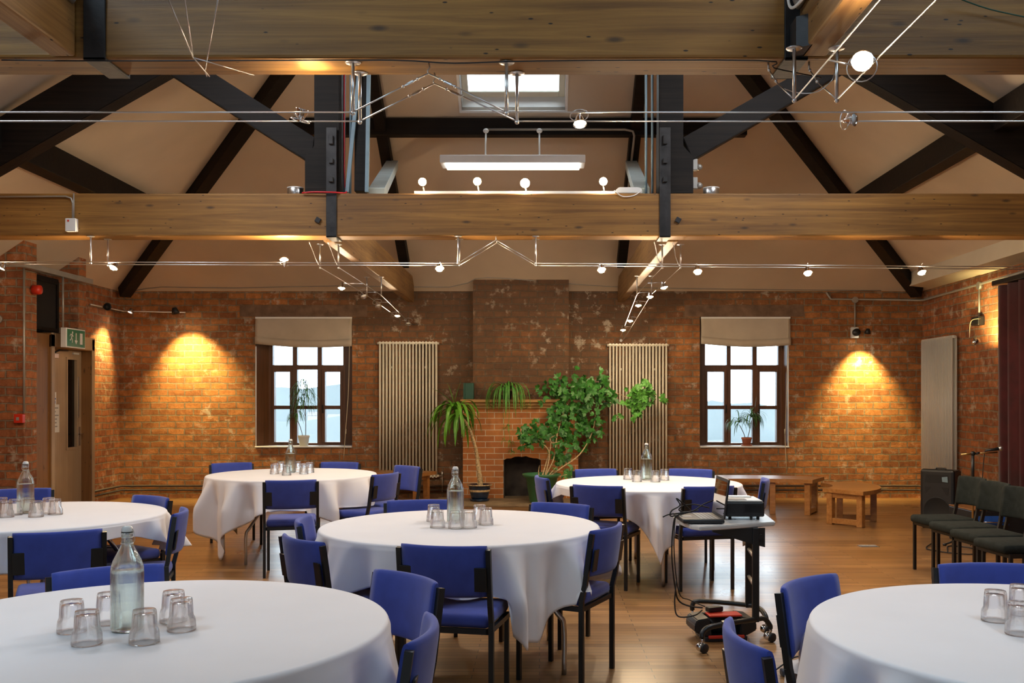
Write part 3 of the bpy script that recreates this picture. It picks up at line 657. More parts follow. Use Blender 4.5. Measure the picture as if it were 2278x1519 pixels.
# ================================================================== chairs
def pad_mesh(wd, z0, z1, th, bow, lean, n=14, roll=True):
    """curved upholstered back pad: runs across x, bows backwards in the middle"""
    b = B(); rings = []; m = 16
    for i in range(n+1):
        u = -1+2*i/n; x = wd/2*u; y0 = .062-bow*(1-u*u)
        e = 1-.35*max(0, abs(u)-.9)/.1
        ring = []
        for j in range(m):
            a = 2*PI*j/m; ca, sa = math.cos(a), math.sin(a)
            pz = abs(sa)**.35*(1 if sa > 0 else -1); py = abs(ca)**.6*(1 if ca > 0 else -1)
            zc = (z0+z1)/2+pz*(z1-z0)/2*(1-.03*(1-e)); yy = y0+py*th/2*e
            yy -= (zc-z0)*lean
            ring.append(b.verts.new((x, yy, zc)))
        rings.append(ring)
    for a, c in zip(rings, rings[1:]):
        for j in range(m): f = b.faces.new((a[j], a[(j+1) % m], c[(j+1) % m], c[j])); f.smooth = True
    b.faces.new(rings[0]); b.faces.new(rings[-1][::-1])
    bmesh.ops.recalc_face_normals(b, faces=b.faces)
    return b
def make_chair(name, label, fab, group, wd=.44):
    t = thing(name, label, 'chair', (0, 0, 0), 0, group); h = wd/2-.011; q = .011
    y_f = .43
    b = B(); box(b, -h+.012, h-.012, .075, .475, .405, .465, None, .022)
    for v in b.verts:
        if v.co.z > .45: v.co.z += .012*(1-(v.co.x/h)**2)
    obj('seat', b, fab, t, True)
    obj('backrest', pad_mesh(wd-.040, .555, .792, .036, .048, .145), fab, t)
    for s in (-1, 1):
        b = B(); P = [(s*h, .075, 0), (s*h, .075, .44), (s*h, .055, .52), (s*h, .018, .775)]
        for p, r in zip(P, P[1:]): bar(b, p, r, .022, .024, (0, 1, 0))
        obj('leg', b, 'black_metal', t)
        b = B(); bar(b, (s*(h-.014), y_f, 0), (s*(h-.014), y_f, .41), .022, .022, (0, 1, 0)); obj('leg', b, 'black_metal', t)
        b = B(); bar(b, (s*(h-.038), .006, .695), (s*(h-.038), .022, .585), .062, .008, (0, 1, 0), .002); x = s*(h-.03)
        obj('bracket', b, 'black_metal', t)
    b = B()
    for s in (-1, 1): box(b, s*(h-.012)-.011, s*(h-.012)+.011, .07, y_f+.011, .382, .406)
    box(b, -h+.01, h-.01, .07, .09, .382, .406); box(b, -h+.02, h-.02, y_f-.010, y_f+.010, .382, .406)
    obj('seat_frame', b, 'black_metal', t)
    return t
CH_BLUE = make_chair('stacking_chair', 'x', 'fabric_blue', 'blue chairs')
CH_TREE = treeof(CH_BLUE); used = [False]
SEATS = []
def chair(x, y, nx, ny, label, group):
    rz = math.atan2(ny, nx)-PI/2; k_ = .03/math.hypot(nx, ny); x -= nx*k_; y -= ny*k_
    if not used[0]:
        used[0] = True; c = CH_BLUE; c.location = (x, y, 0); c.rotation_euler = (0, 0, rz); c['label'] = label; c['group'] = group
    else: c = dup(CH_BLUE, CH_TREE, (x, y, 0), rz, label, group)
    SEATS.append((Vector((x, y)), Vector((nx, ny)).normalized()))
    return c
g1 = 'blue chairs round the near left table'; g2 = 'blue chairs round the cropped left table'; g3 = 'blue chairs round the back left table'
g4 = 'blue chairs round the back right table'; g5 = 'blue chairs round the centre table'; g6 = 'blue chairs round the near right table'
chair(-.50, 3.58, -.74, -.67, 'blue chair right of the near left table, its back turned to the centre table', g1)
chair(-.355, 2.79, -1, .02, 'blue chair at the bottom edge, right of the near left table', g1)
chair(-1.665, 3.74, .54, -.84, 'blue chair behind the big bottle of the near left table', g1)
chair(-2.39, 4.80, -.44, .90, 'blue chair seen from behind in front of the cropped left table', g2)
chair(-2.60, 6.46, -.58, -.81, 'blue chair at the far right side of the cropped left table', g2)
chair(-2.13, 5.68, -.97, -.24, 'blue chair seen edge on at the right side of the cropped left table', g2)
chair(-3.76, 7.00, .40, -.90, 'blue chair behind the bottle of the cropped left table, below the door', g2)
chair(-2.00, 7.78, -.22, .97, 'blue chair seen from behind in front of the back left table', g3)
chair(-1.35, 8.46, -.90, .42, 'blue chair tucked in at the right of the back left table', g3)
chair(-1.28, 9.35, -.72, -.69, 'blue chair facing the viewer before the small bench, right of the back left table', g3)
chair(-2.05, 9.92, -.15, -.98, 'blue chair behind the back left table, below the left window', g3)
chair(-3.12, 9.80, .50, -.86, 'blue chair at the far left side of the back left table', g3)
chair(.44, 7.31, .40, .92, 'blue chair seen from behind at the front left of the back right table', g4)
chair(1.27, 7.24, -.22, .97, 'blue chair behind the laptop and projector trolley', g4)
chair(1.81, 7.86, -.97, .22, 'blue chair seen edge on just right of the projector', g4)
chair(.03, 8.10, .97, .22, 'blue chair seen edge on in front of the green plant pot', g4)
chair(.52, 8.95, .25, -.97, 'blue chair behind the back right table, below the right radiator', g4)
chair(1.40, 8.95, -.30, -.95, 'blue chair behind the back right table, below the right window', g4)
chair(-.43, 4.35, .20, .98, 'blue chair seen squarely from behind in front of the centre table', g5)
chair(-1.115, 4.57, .76, .65, 'blue chair seen from behind at the left of the centre table', g5)
chair(-1.27, 5.28, .98, .10, 'blue chair mostly hidden at the far left edge of the centre table', g5)
chair(.34, 4.98, -.90, .43, 'blue chair with a booklet on its seat at the right of the centre table', g5)
chair(-.78, 6.22, .20, -.98, 'blue chair behind the bottle of the centre table', g5)
chair(.13, 6.02, -.46, -.89, 'blue chair at the far right of the centre table, before the back right table', g5)
chair(.98, 3.49, .73, -.68, 'blue chair between the trolley and the near right table', g6)
chair(.59, 2.72, .99, .06, 'blue chair at the bottom edge left of the near right table, hiding the trolley foot', g6)
chair(1.78, 3.82, -.04, -1, 'blue chair behind the near right table at the right edge', g6)
# charcoal chairs in a row
DK = make_chair('padded_chair', 'charcoal upholstered chair at the far end of the row, beside the speaker', 'fabric_charcoal', 'charcoal chairs in a row')
DT = treeof(DK)
dn = Vector((-.985, -.10)); rzd = math.atan2(dn.y, dn.x)-PI/2
for i, lb in enumerate(('charcoal upholstered chair at the far end of the row, beside the speaker', 'charcoal upholstered chair, second of the row from the speaker', 'charcoal upholstered chair, third of the row from the speaker', 'charcoal upholstered chair at the near end of the row, cut by the right edge')):
    y = 8.02-.45*i; x = 3.62-.025*i
    if i == 0: DK.location = (x, y, 0); DK.rotation_euler = (0, 0, rzd)
    else: dup(DK, DT, (x, y, 0), rzd, lb)

# ================================================================== tables with cloths, bottles and tumblers
def cloth(name, label, cx, cy, R, half, ang, offx, offy, seed, mx=.70):
    rr = random.Random(seed); ph = [rr.uniform(0, 2*PI) for _ in range(6)]
    n = 420; b = B(); rows = []; zt = .742
    top = [0, .25, .5, .75, .9, 1.0]
    def over(a):
        # distance from the table centre to the cloth's edge along direction a
        c, s = math.cos(a-ang), math.sin(a-ang); ox = offx*math.cos(ang)+offy*math.sin(ang); oy = -offx*math.sin(ang)+offy*math.cos(ang)
        t = min(((half+ox) if c > 0 else (half-ox))/max(1e-6, abs(c)) if abs(c) > 1e-6 else 99, ((half+oy) if s > 0 else (half-oy))/max(1e-6, abs(s)) if abs(s) > 1e-6 else 99)
        return min(t-R, mx)
    nd = 22; er = .016
    for v in top[1:]: rows.append([(v*(R-er)*math.cos(2*PI*i/n), v*(R-er)*math.sin(2*PI*i/n), zt) for i in range(n)])
    for k in range(1, 6):
        a_ = PI/2*k/5; rows.append([((R-er+er*math.sin(a_))*math.cos(2*PI*i/n), (R-er+er*math.sin(a_))*math.sin(2*PI*i/n), zt-er+er*math.cos(a_)) for i in range(n)])
    for k in range(1, nd+1):
        f = k/nd; row = []
        for i in range(n):
            a = 2*PI*i/n; ov = max(.06, over(a)); d = ov*f
            # corners of the cloth gather into deeper folds
            ca = abs(math.sin(2*(a-ang))); amp = (.012+.105*ca**1.4)*min(1, d/.24)**1.0
            wv = math.sin(15*a+ph[0]+.7*math.sin(3*a+ph[1]))+.55*math.sin(24*a+ph[2]+math.sin(5*a))+.3*math.sin(7*a+ph[3])
            wv = math.copysign(abs(wv)**.8, wv)
            r = R+.004+.035*min(1, d/.3)+amp*wv*.8+.012*d*math.sin(4*a+ph[4])
            aa = a+.030*math.sin(15*a+ph[0]+1.2)*min(1, d/.3)*ca
            z = zt-er-d*.985
            x_, y_ = r*math.cos(aa), r*math.sin(aa)
            P = Vector((cx+x_, cy+y_))
            for o_, nn in SEATS:      # rest on any seat pushed under the cloth
                q = P-o_; ly = q.dot(nn); lx = q.x*nn.y-q.y*nn.x
                if abs(lx) < .225 and .03 < ly < .50: z = max(z, .484+.004*f)
                if abs(lx) < .21 and -.04 < ly < .05 and z > .52:   # bulge in where a backrest presses
                    push = .05-ly; x_ += nn.x*push; y_ += nn.y*push
            row.append((x_, y_, max(z, .05)))
        rows.append(row)
    c0 = b.verts.new((0, 0, zt)); V = [[b.verts.new(p) for p in r] for r in rows]
    for i in range(n): b.faces.new((c0, V[0][i], V[0][(i+1) % n])).smooth = True
    for a, c in zip(V, V[1:]):
        for i in range(n): b.faces.new((a[i], c[i], c[(i+1) % n], a[(i+1) % n])).smooth = True
    o = obj(name, b, 'cloth_white'); o.location = (cx, cy, 0)
    m_ = o.modifiers.new('s', 'SOLIDIFY'); m_.thickness = .0015; m_.offset = -1
    return tag(o, label, 'tablecloth', 'white tablecloths')
def table(label, cx, cy, R, rz):
    t = thing('folding_table', label, 'table', (cx, cy, 0), rz, 'round folding tables')
    b = B(); lathe(b, [(0, .715), (R-.02, .715), (R-.018, .722), (R-.02, .737), (0, .737)], 64); obj('table_top', b, 'grey_laminate', t)
    for s in (-1, 1):
        for q in (-1, 1):
            b = B(); tube(b, [(s*.18, q*.28, .70), (s*.36, q*.33, .50), (s*.50, q*.36, .32), (s*.535, q*.36, .25), (s*.535, q*.36, .0)], .0135, 10, 4); obj('leg', b, 'steel', t)
        b = B(); tube(b, [(s*.36, -.33, .50), (s*.36, .33, .50)], .011, 8); obj('leg_brace', b, 'steel', t)
    return t
tabs = [('near left', -1.25, 3.00, .95, math.radians(10), .04, 0, 11, .62), ('cropped left', -3.08, 5.85, .88, math.radians(62), -.04, 0, 12, .22),
        ('back left', -2.30, 9.00, .965, math.radians(10), -.11, -.07, 13, .70), ('back right', .91, 8.08, .93, math.radians(37), .17, .0, 14, .70),
        ('centre', -.44, 5.375, .93, math.radians(-17), .03, -.03, 15, .47), ('near right', 1.62, 2.93, 1.0, math.radians(-10), -.04, 0, 16, .7)]
for nm, x, y, hf, an, ox, oy, sd, mx in tabs:
    table('round folding table under the %s white cloth' % nm, x, y, .768, an+.4)
    cloth('tablecloth', 'white cloth draped over the %s round table' % nm, x, y, .775, hf, an, ox, oy, sd, mx)
# swing-top bottle
def make_bottle():
    t = thing('water_bottle', 'x', 'bottle', (0, 0, 0), 0, 'swing top water bottles')
    out = [(0, .0), (.040, .0), (.046, .004), (.048, .012), (.048, .175), (.047, .192), (.041, .212), (.031, .232), (.0215, .250), (.0175, .262), (.0165, .268), (.0165, .290), (.0175, .292), (.0175, .297), (.0155, .299)]
    inn = [(.0125, .299), (.0130, .262), (.0175, .250), (.027, .232), (.0375, .212), (.0435, .192), (.0445, .175), (.0445, .014), (.040, .010), (0, .016)]
    b = B(); lathe(b, out+inn, 32); obj('glass_body', b, 'bottle_glass', t)
    b = B(); lathe(b, [(0, .0155), (.0402, .0098), (.0447, .0141), (.0447, .175), (.0445, .181), (0, .181)], 32); obj('water', b, 'water', t)
    b = B(); lathe(b, [(0, .299), (.0150, .299), (.0160, .302), (.0155, .312), (.010, .317), (0, .317)], 20); s_ = obj('stopper', b, 'white_plastic', t)
    b = B(); lathe(b, [(.0135, .2965), (.0165, .2965), (.0165, .2995), (.0135, .2995)], 20, close=True); obj('rubber_seal', b, 'rubber', s_)
    b = B()
    for s in (-1, 1): tube(b, [(s*.0165, 0, .308), (s*.0195, .004, .295), (s*.0190, .010, .275), (s*.0185, .004, .268)], .0011, 6, 3)
    tube(b, [(-.0185, .004, .268), (0, .0205, .262), (.0185, .004, .268)], .0011, 6, 4); lathe(b, [(.0175, .264), (.0187, .264), (.0187, .266), (.0175, .266)], 20, close=True)
    lathe(b, [(.0170, .282), (.0180, .282), (.0180, .284), (.0170, .284)], 20, close=True)
    obj('wire_bail', b, 'steel', t); return t
BT = make_bottle(); BTT = treeof(BT)
def make_tumbler():
    # upside-down fluted tumbler, one thick-walled piece of glass
    b = B()
    out = [(.0425, 0.), (.0425, .006), (.0410, .030), (.0395, .036), (.0365, .045), (.0345, .080), (.0335, .091), (.0310, .096), (0, .0965)]
    inn = [(0, .084), (.028, .083), (.0305, .078), (.0325, .050), (.0370, .034), (.0400, .006), (.0410, 0)]
    lathe(b, out+inn, 36, close=True, flute=9, fr=(.040, .094, .12)); bmesh.ops.recalc_face_normals(b, faces=b.faces)
    o = obj('tumbler', b, 'clear_glass'); return o
TU = make_tumbler(); first = {'b': True, 't': True}
ZT = .7432
def place_bottle(x, y, label):
    if first['b']: BT.location = (x, y, ZT); BT['label'] = label; first['b'] = False
    else: dup(BT, BTT, (x, y, ZT), rnd.uniform(0, 6), label)
def place_tumbler(x, y, label, group):
    if first['t']: o = TU; first['t'] = False
    else: o = TU.copy(); C.objects.link(o)
    o.location = (x, y, ZT); o.rotation_euler = (0, 0, rnd.uniform(0, 1)); tag(o, label, 'glass', group)
where = {'near left': ('%s on the near left table', [((160, 1405), 'upturned tumbler, leftmost'), ((193, 1432), 'upturned tumbler nearest to the viewer on the left'), ((241, 1386), 'upturned tumbler half hidden behind the left of the bottle'), ((321, 1429), 'upturned tumbler just right in front of the bottle'), ((386, 1381), 'upturned tumbler farther back of the right pair'), ((404, 1401), 'upturned tumbler, rightmost')]),
 'cropped left': ('%s on the cropped left table', [((3, 1141), 'upturned tumbler cut by the left picture edge, farther of two'), ((14, 1150), 'upturned tumbler at the left picture edge, nearer of two'), ((33, 1145), 'upturned tumbler left of the bottle'), ((64, 1141), 'upturned tumbler overlapping the bottle at its right'), ((80, 1149.5), 'upturned tumbler nearest to the viewer right of the bottle'), ((108, 1141.5), 'upturned tumbler farther back of the right pair'), ((123, 1144), 'upturned tumbler, rightmost')]),
 'centre': ('%s on the centre table', [((965, 1159), 'upturned tumbler farther back of the left pair'), ((973.5, 1173), 'upturned tumbler nearer of the left pair'), ((1014, 1175), 'upturned tumbler right in front of the bottle'), ((1044, 1174), 'upturned tumbler right of the bottle, nearest'), ((1067, 1159), 'upturned tumbler farther back of the right pair'), ((1081, 1167), 'upturned tumbler, rightmost')]),
 'back left': ('%s on the back left table', [((610.6, 1054), 'upturned tumbler, leftmost'), ((624.8, 1050), 'upturned tumbler second from the left'), ((637.5, 1057), 'upturned tumbler before the bottle'), ((662, 1049), 'upturned tumbler just right of the bottle'), ((676, 1054), 'upturned tumbler nearer of the right pair'), ((689, 1051), 'upturned tumbler, rightmost')]),
 'back right': ('%s on the back right table', [((1397, 1066), 'upturned tumbler, leftmost'), ((1417, 1071), 'upturned tumbler second from the left'), ((1458, 1071.5), 'upturned tumbler just right of the bottle'), ((1478, 1068), 'upturned tumbler, rightmost')]),
 'near right': ('%s on the near right table', [((2214, 1380), 'upturned tumbler, leftmost'), ((2270, 1366), 'upturned tumbler farther back at the right picture edge'), ((2269, 1410), 'upturned tumbler nearer at the right picture edge')])}
for nm, (fmt, gl) in where.items():
    for (px, py), lb in gl:
        p = PL(px, py, ZT); place_tumbler(p.x, p.y, fmt % lb, 'tumblers on the %s table' % nm)
for (px, py), nm in (((283, 1401), 'near left'), ((57, 1141), 'cropped left'), ((1013, 1162), 'centre'), ((646.5, 1051), 'back left'), ((1438, 1067), 'back right')):
    p = PL(px, py, ZT); place_bottle(p.x, p.y, 'clear swing top bottle of water among tumblers on the %s table' % nm)
# booklet on a seat
t = thing('booklet', 'small dark booklet lying on the blue seat at the right of the centre table', 'booklet', (.13, 5.06, .4795), .35)
b = B(); box(b, -.075, .075, -.105, .105, 0, .010, None, .002); obj('pages', b, 'white_plastic', t)
b = B(); box(b, -.077, .077, -.107, .107, .010, .013); box(b, -.077, .077, -.107, .107, -.002, 0); obj('cover', b, 'book_dark', t)
# ================================================================== cable lights
LAMPCOL = (1., .74, .46)
def mr_lamp(p, aim, bulb, power, label, group, arms=None, on=True, sz=1.0, ring=True, spot=0):
    """small low-voltage reflector lamp: glass reflector, ring, bracket to the two cables"""
    t = thing('cable_spotlight', label, 'spotlight', p, 0, group)
    d = (Vector(aim)).normalized(); Rm = d.to_track_quat('Z', 'Y').to_matrix().to_4x4()
    b = B(); lathe(b, [(.006*sz, -.035*sz), (.010*sz, -.030*sz), (.017*sz, -.012*sz), (.0245*sz, .008*sz), (.0255*sz, .010*sz), (.023*sz, .008*sz), (.012*sz, -.016*sz), (.004*sz, -.022*sz)], 20, mat=Rm); obj('reflector', b, 'chrome', t)
    b = B(); lathe(b, [(0, -.018*sz), (.008*sz, -.014*sz), (.020*sz, .004*sz), (.021*sz, .006*sz), (0, .008*sz)], 16, mat=Rm); obj('bulb', b, bulb if on else 'white_plastic', t)
    if ring:
        b = B(); pts = [Rm @ Vector((.034*sz*math.cos(2*PI*k/20), .034*sz*math.sin(2*PI*k/20), -.030*sz)) for k in range(21)]; tube(b, pts, .0022, 6, cap=False); obj('support_ring', b, 'steel', t)
    if arms:
        for q in arms:
            b = B(); tube(b, [Rm @ Vector((0, 0, -.030*sz)), Vector(q)-Vector(p)], .0035, 6); obj('arm', b, 'steel', t)
    if on:
        o = light('lamp_glow', tuple(Rm @ Vector((0, 0, .022*sz))), power, LAMPCOL, .02, t)
        if spot: light('lamp_beam', tuple(Rm @ Vector((0, 0, .02*sz))), spot, LAMPCOL, .02, t, 'SPOT', tuple((Rm @ Vector((0, 0, 1.0)))), 50, .8)
    return t
def standoff(label, top, bot, group):
    t = thing('cable_standoff', label, 'cable support', bot, 0, group); L = Vector(top)-Vector(bot)
    b = B(); tube(b, [(0, 0, 0), L], .0075, 10); sphere(b, (0, 0, -.004), .010, 8); obj('rod', b, 'steel', t)
    b = B(); lathe(b, [(0, -.007), (.030, -.004), (.033, -.0005), (0, -.0005)], 24, tuple(L)); obj('ceiling_disc', b, 'steel', t); return t
def rope(label, pts, r=.0032, group=None, smooth=0, mat='steel', name='tension_cable', cat='cable'):
    b = B(); tube(b, pts, r, 6, smooth); return tag(obj(name, b, mat), label, cat, group)
def turnbuckle(label, p, q, group=None):
    t = thing('turnbuckle', label, 'turnbuckle', p, 0, group); v = Vector(q)-Vector(p); n = v.normalized(); s = n.orthogonal().normalized()*.006
    b = B(); tube(b, [v*.0, v*.30+s*.2, v*.34+s, v*.72+s, v*.76+s*.2, v], .0028, 6); tube(b, [v*.30-s*.2, v*.34-s, v*.72-s, v*.76-s*.2], .0028, 6)
    for f in (.1, .9): sphere(b, tuple(v*f), .007, 6)
    obj('frame', b, 'steel', t); return t
ZC = 2.632; ZU = 2.838
# system along the near tie beam
xa, xb = W(785, 245, 4.0).x, W(1127, 250, 4.0).x
G = 'steel lighting cables under the near tie beam'
for y, nm in ((4.0, 'front'), (4.13, 'rear')):
    x0_, x1_ = (xa, xb) if nm == 'front' else (xa+.005, xb+.04)
    rope('%s lighting cable crossing the upper left under the near tie beam' % nm, [(-5.9, y, ZC), (x0_, y, ZC)], group=G)
    rope('%s lighting cable crossing the upper right under the near tie beam' % nm, [(x1_, y, ZC), (5.4, y, ZC)], group=G)
    xm = (953-VX)/F*4.0 if nm == 'front' else (966-VX)/F*4.13
    rope('%s sloping cable left of the hook under the near tie beam' % nm, [(x0_, y, ZC), (xm, y, ZU-.045)], group=G)
    rope('%s sloping cable right of the hook under the near tie beam' % nm, [(x1_, y, ZC), (xm, y, ZU-.045)], group=G)
    for s, xe in ((.50, x0_), (.62, x1_)):
        a_ = Vector((xm, y, ZU-.045)); e_ = Vector((xe, y, ZC)); turnbuckle('%s turnbuckle %s the hook under the near tie beam' % (nm, 'left of' if xe == x0_ else 'right of'), a_.lerp(e_, .12), a_.lerp(e_, .36), 'turnbuckles near the hook')
    b = B(); tube(b, [(xm, y, ZU), (xm+.006, y, ZU-.02), (xm-.004, y, ZU-.035), (xm, y, ZU-.048)], .003, 6); tag(obj('ceiling_hook', b, 'steel'), '%s screw hook under the near tie beam holding the sloping cables' % nm, 'hook')
    standoff('%s left white rod under the near tie beam' % nm, (x0_, y, ZU), (x0_, y, ZC), 'white support rods under the near tie beam')
    standoff('%s right white rod under the near tie beam' % nm, (x1_, y, ZU), (x1_, y, ZC), 'white support rods under the near tie beam')
rope('thin black wire stapled along the front edge under the near tie beam', [(-2.2, 3.955, 2.832), (-1.85, 3.93, 2.82), (-1.2, 3.96, 2.832), (-.6, 3.96, 2.833), (-.35, 3.975, 2.826), (0, 3.965, 2.832), (.9, 3.96, 2.832), (.97, 4.0, 2.815), (1.2, 4.12, 2.815)], .003, mat='black_plastic', smooth=4, name='black_wire')
G = 'lamps on the near lighting cables'
p = W(672, 250, 4.06); mr_lamp(p, (.25, -.1, .95), 'bulb_white', 2.0, 'lit reflector lamp pointing up at the near tie beam, left', G, [(p.x-.02, 4.0, ZC), (p.x+.02, 4.13, ZC)], sz=1.15, spot=7)
p = W(1290, 272, 4.06); mr_lamp(p, (.05, -.35, -.9), 'bulb_warm', 2.0, 'lit reflector lamp hanging right of the roof window', G, [(p.x, 4.0, ZC), (p.x, 4.13, ZC)], sz=1.15, spot=8)
p = W(1896, 266, 4.06); mr_lamp(p, (.6, -.55, -.1), 'bulb_white', 0, 'unlit reflector lamp on the near cables at upper right', G, [(p.x-.03, 4.0, ZC), (p.x-.03, 4.13, ZC)], on=False, sz=1.15)
# pair running towards the viewer at upper right, anchored to the near truss
G = 'steel lighting cables running towards the viewer at upper right'
for X, nm in ((1.01, 'left'), (1.178, 'right')):
    rope('%s lighting cable running up to the top edge at upper right' % nm, [(X, 3.83, ZC), (X, 1.2, ZC)], group=G)
    standoff('%s hanging rod of the pair at upper right' % nm, (X, 3.83, ZU-.002 if nm == 'left' else ZU-.002), (X, 3.83, ZC), 'support rods at upper right')
    xe = X-.065; rope('%s short sloping tail cable at upper right' % nm, [(X, 3.83, ZC), (xe+.02, 3.93, ZC+.10)], group=G); turnbuckle('%s turnbuckle of the pair at upper right' % nm, (xe+.02, 3.93, ZC+.10), (xe, 3.99, ZU-.03), 'turnbuckles at upper right')
    b = B(); tube(b, [(xe, 3.99, ZU), (xe, 3.99, ZU-.035)], .004, 6); tag(obj('ceiling_hook', b, 'steel'), '%s screw hook of the pair under the beam at upper right' % nm, 'hook')
rope('thin looping wire between the two rods at upper right', [(.98, 3.9, 2.70), (1.05, 3.9, 2.68), (1.12, 3.9, 2.685), (1.17, 3.88, 2.72), (1.19, 3.9, 2.76)], .0022, smooth=5)
p = W(1918, 139, 3.37); mr_lamp(p, (-.30, -.95, .05), 'bulb_white', 4.0, 'bright lit lamp facing the viewer at upper right', 'lamps on the near lighting cables', [(1.01, 3.38, ZC), (1.178, 3.38, ZC)], sz=1.5)
# timber block, conduit loops and box on the near truss
b = B(); prism(b, [(1.02, 3.84), (1.02, 3.93), (1.075, 3.93), (1.075, 3.80)], 2.84, 2.965, 'xy'); tag(obj('timber_block', b, 'iron'), 'dark iron foot block beside the strap at upper right', 'bracket')
conduit('grey conduit bent beside the left iron strap at the top edge', [(-1.885, 3.93, 3.3), (-1.885, 3.93, 3.10), (-1.886, 3.90, 3.055), (-1.886, 3.80, 3.055), (-1.886, 1.5, 3.055)], .013, smooth=0)
conduit('grey conduit bent beside the right iron strap at the top edge', [(1.035, 3.925, 3.3), (1.035, 3.925, 3.08), (1.045, 3.90, 3.03), (1.045, 3.75, 3.035), (1.045, 1.5, 3.04)], .013)
t = thing('socket_box', 'white electrical box with a looped lead at the top edge, upper right', 'electrical box')
b = B(); box(b, 1.0, 1.055, 3.42, 3.60, 2.98, 3.09, None, .008); obj('housing', b, 'white_plastic', t)
b = B(); tube(b, [(1.02, 3.60, 3.0), (1.01, 3.70, 2.98), (1.0, 3.84, 3.0), (1.0, 3.9, 3.1), (1.0, 3.92, 3.3)], .006, 8, 5); obj('lead', b, 'white_plastic', t)
rope('thin green wire crossing the top right corner', [W(2120, -8, 3.90), W(2200, 20, 3.92), W(2300, 42, 3.92)], .0028, smooth=4, mat='box_green', name='green_wire')
# thin wires at upper left
G = 'thin wires at upper left'
k = W(430, 128, 3.6); k2 = W(456, 158, 3.72)
for nm, pts in (('left', [W(372, -8, 3.3), k]), ('middle', [W(410, -8, 3.3), k]), ('right', [W(486, -8, 3.4), k2]), ('knotted lower', [k, W(466, 170, 3.76)]), ('long slanting', [k, W(565, 167, 3.95)]), ('short', [k2, W(460, 170, 3.76)])):
    rope('%s thin steel wire of the knotted group at upper left' % nm, pts, .0022, G)
# system along the far tie beam
ya, yb_ = 8.31, 8.46; ZD = 2.618; ZB2 = 2.838
G = 'steel lighting cables under the far tie beam'; S = 'support rods under the far tie beam'
xl = [(202-VX)/F*ya, (1019-VX)/F*ya, (1192-VX)/F*ya]
for y, nm in ((ya, 'front'), (yb_, 'rear')):
    rope('%s lighting cable spanning the left half below the far tie beam' % nm, [(-5.95, y, ZD+.01), (xl[0], y, ZD+.0), (xl[1], y, ZD-.01)], .0042, G)
    rope('%s lighting cable spanning the right half below the far tie beam' % nm, [(xl[2], y, ZD-.01), (5.4, y, ZD-.05)], .0042, G)
    xm = (1104-VX)/F*8.38
    rope('%s sloping cable left of the middle hook of the far tie beam' % nm, [(xl[1], y, ZD-.01), (xm, y, ZB2-.03)], .0036, G)
    rope('%s sloping cable right of the middle hook of the far tie beam' % nm, [(xl[2], y, ZD-.01), (xm, y, ZB2-.03)], .0036, G)
    for xx, q in zip(xl, ('far left', 'middle left', 'middle right')): standoff('%s %s rod below the far tie beam' % (q, nm), (xx+(.08 if xx < -3 and nm == 'rear' else 0), y, ZB2), (xx+(.08 if xx < -3 and nm == 'rear' else 0), y, ZD-.005), S)
    b = B(); tube(b, [(xm, y, ZB2), (xm, y, ZB2-.035)], .004, 6); tag(obj('ceiling_hook', b, 'steel'), '%s middle hook under the far tie beam' % nm, 'hook')
G = 'lit lamps on the far lighting cables'
for px, py, bulb, lb, aim, pw in ((3, 594, 'bulb_warm', 'at the left picture edge', (-.3, -.3, -.8), 9), (253, 593, 'bulb_warm', 'beside the far left rods', (-.2, -.5, -.8), 10), (632, 580, 'bulb_white', 'left of the left iron strap, pointing up', (.1, -.5, .75), 10),
        (978, 595, 'bulb_warm', 'left of the middle rods', (.1, -.5, -.8), 10), (1338, 598, 'bulb_red', 'right of the middle rods', (.1, -.5, -.8), 10), (1552, 602, 'bulb_red', 'just right of the right iron strap', (0, -.5, -.8), 10),
        (1797, 605, 'bulb_red', 'above the right window', (0, -.5, -.8), 10), (2050, 604, 'bulb_warm', 'farthest right', (.1, -.5, -.8), 10)):
    p = W(px, py, 8.385); mr_lamp(p, aim, bulb, pw*2.6, 'lit lamp on the far lighting cables, %s' % lb, G, [(p.x-.02, ya, ZD-.01), (p.x+.02, yb_, ZD-.01)], sz=1.6, ring=False, spot=pw*2.6)
# pair running back along the left beam, and along the right beam
def backpair(side, xs, y0, y1, zend, rods, lamps, G):
    yr = rods[-1]
    for x, nm in zip(xs, ('left', 'right')):
        rope('%s cable of the pair running back under the %s beam' % (nm, side), [(x, y0, ZD-.0), (x, yr, ZD-.0), ((xs[0]+xs[1])/2+(x-(xs[0]+xs[1])/2)*.35, y1, zend)], .0038, G)
        for yy in rods: standoff('%s rod of the pair under the %s beam, %s' % (nm, side, 'near the strap' if yy < 9.5 else 'farther back'), (x, yy, ZB2-.012), (x, yy, ZD), 'rods under the %s beam' % side)
        rope('%s looped tail wire beneath the strap of the %s beam' % (nm, side), [(x, y0, ZD), (x-.04, y0+.0, ZD+.08), (x-.06, y0-.04, ZD+.15), (x-.08, y0-.08, ZB2-.002)], .004, G, 4)
    for (px, Y, bulb, on, lb, aim) in lamps:
        zc = ZD+(zend-ZD)*max(0, (Y-yr)/(y1-yr)); p = Vector(((px-VX)/F*Y, Y, zc-.035)); xm_ = (xs[0]+xs[1])/2; k_ = 1-.65*max(0, (Y-yr)/(y1-yr))
        mr_lamp(p, aim, bulb, 14, lb, 'lamps under the %s beam' % side, [(xm_+(xs[0]-xm_)*k_, Y, zc), (xm_+(xs[1]-xm_)*k_, Y, zc)], on=on, sz=1.6, ring=not on, spot=16)
    b = B(); cyl(b, (xm_, y1-.01, zend), (xm_, y1+.04, zend+.01), .02); tag(obj('cable_anchor', b, 'steel'), 'steel anchor where the %s back pair of lighting cables meets the wall' % side, 'anchor')
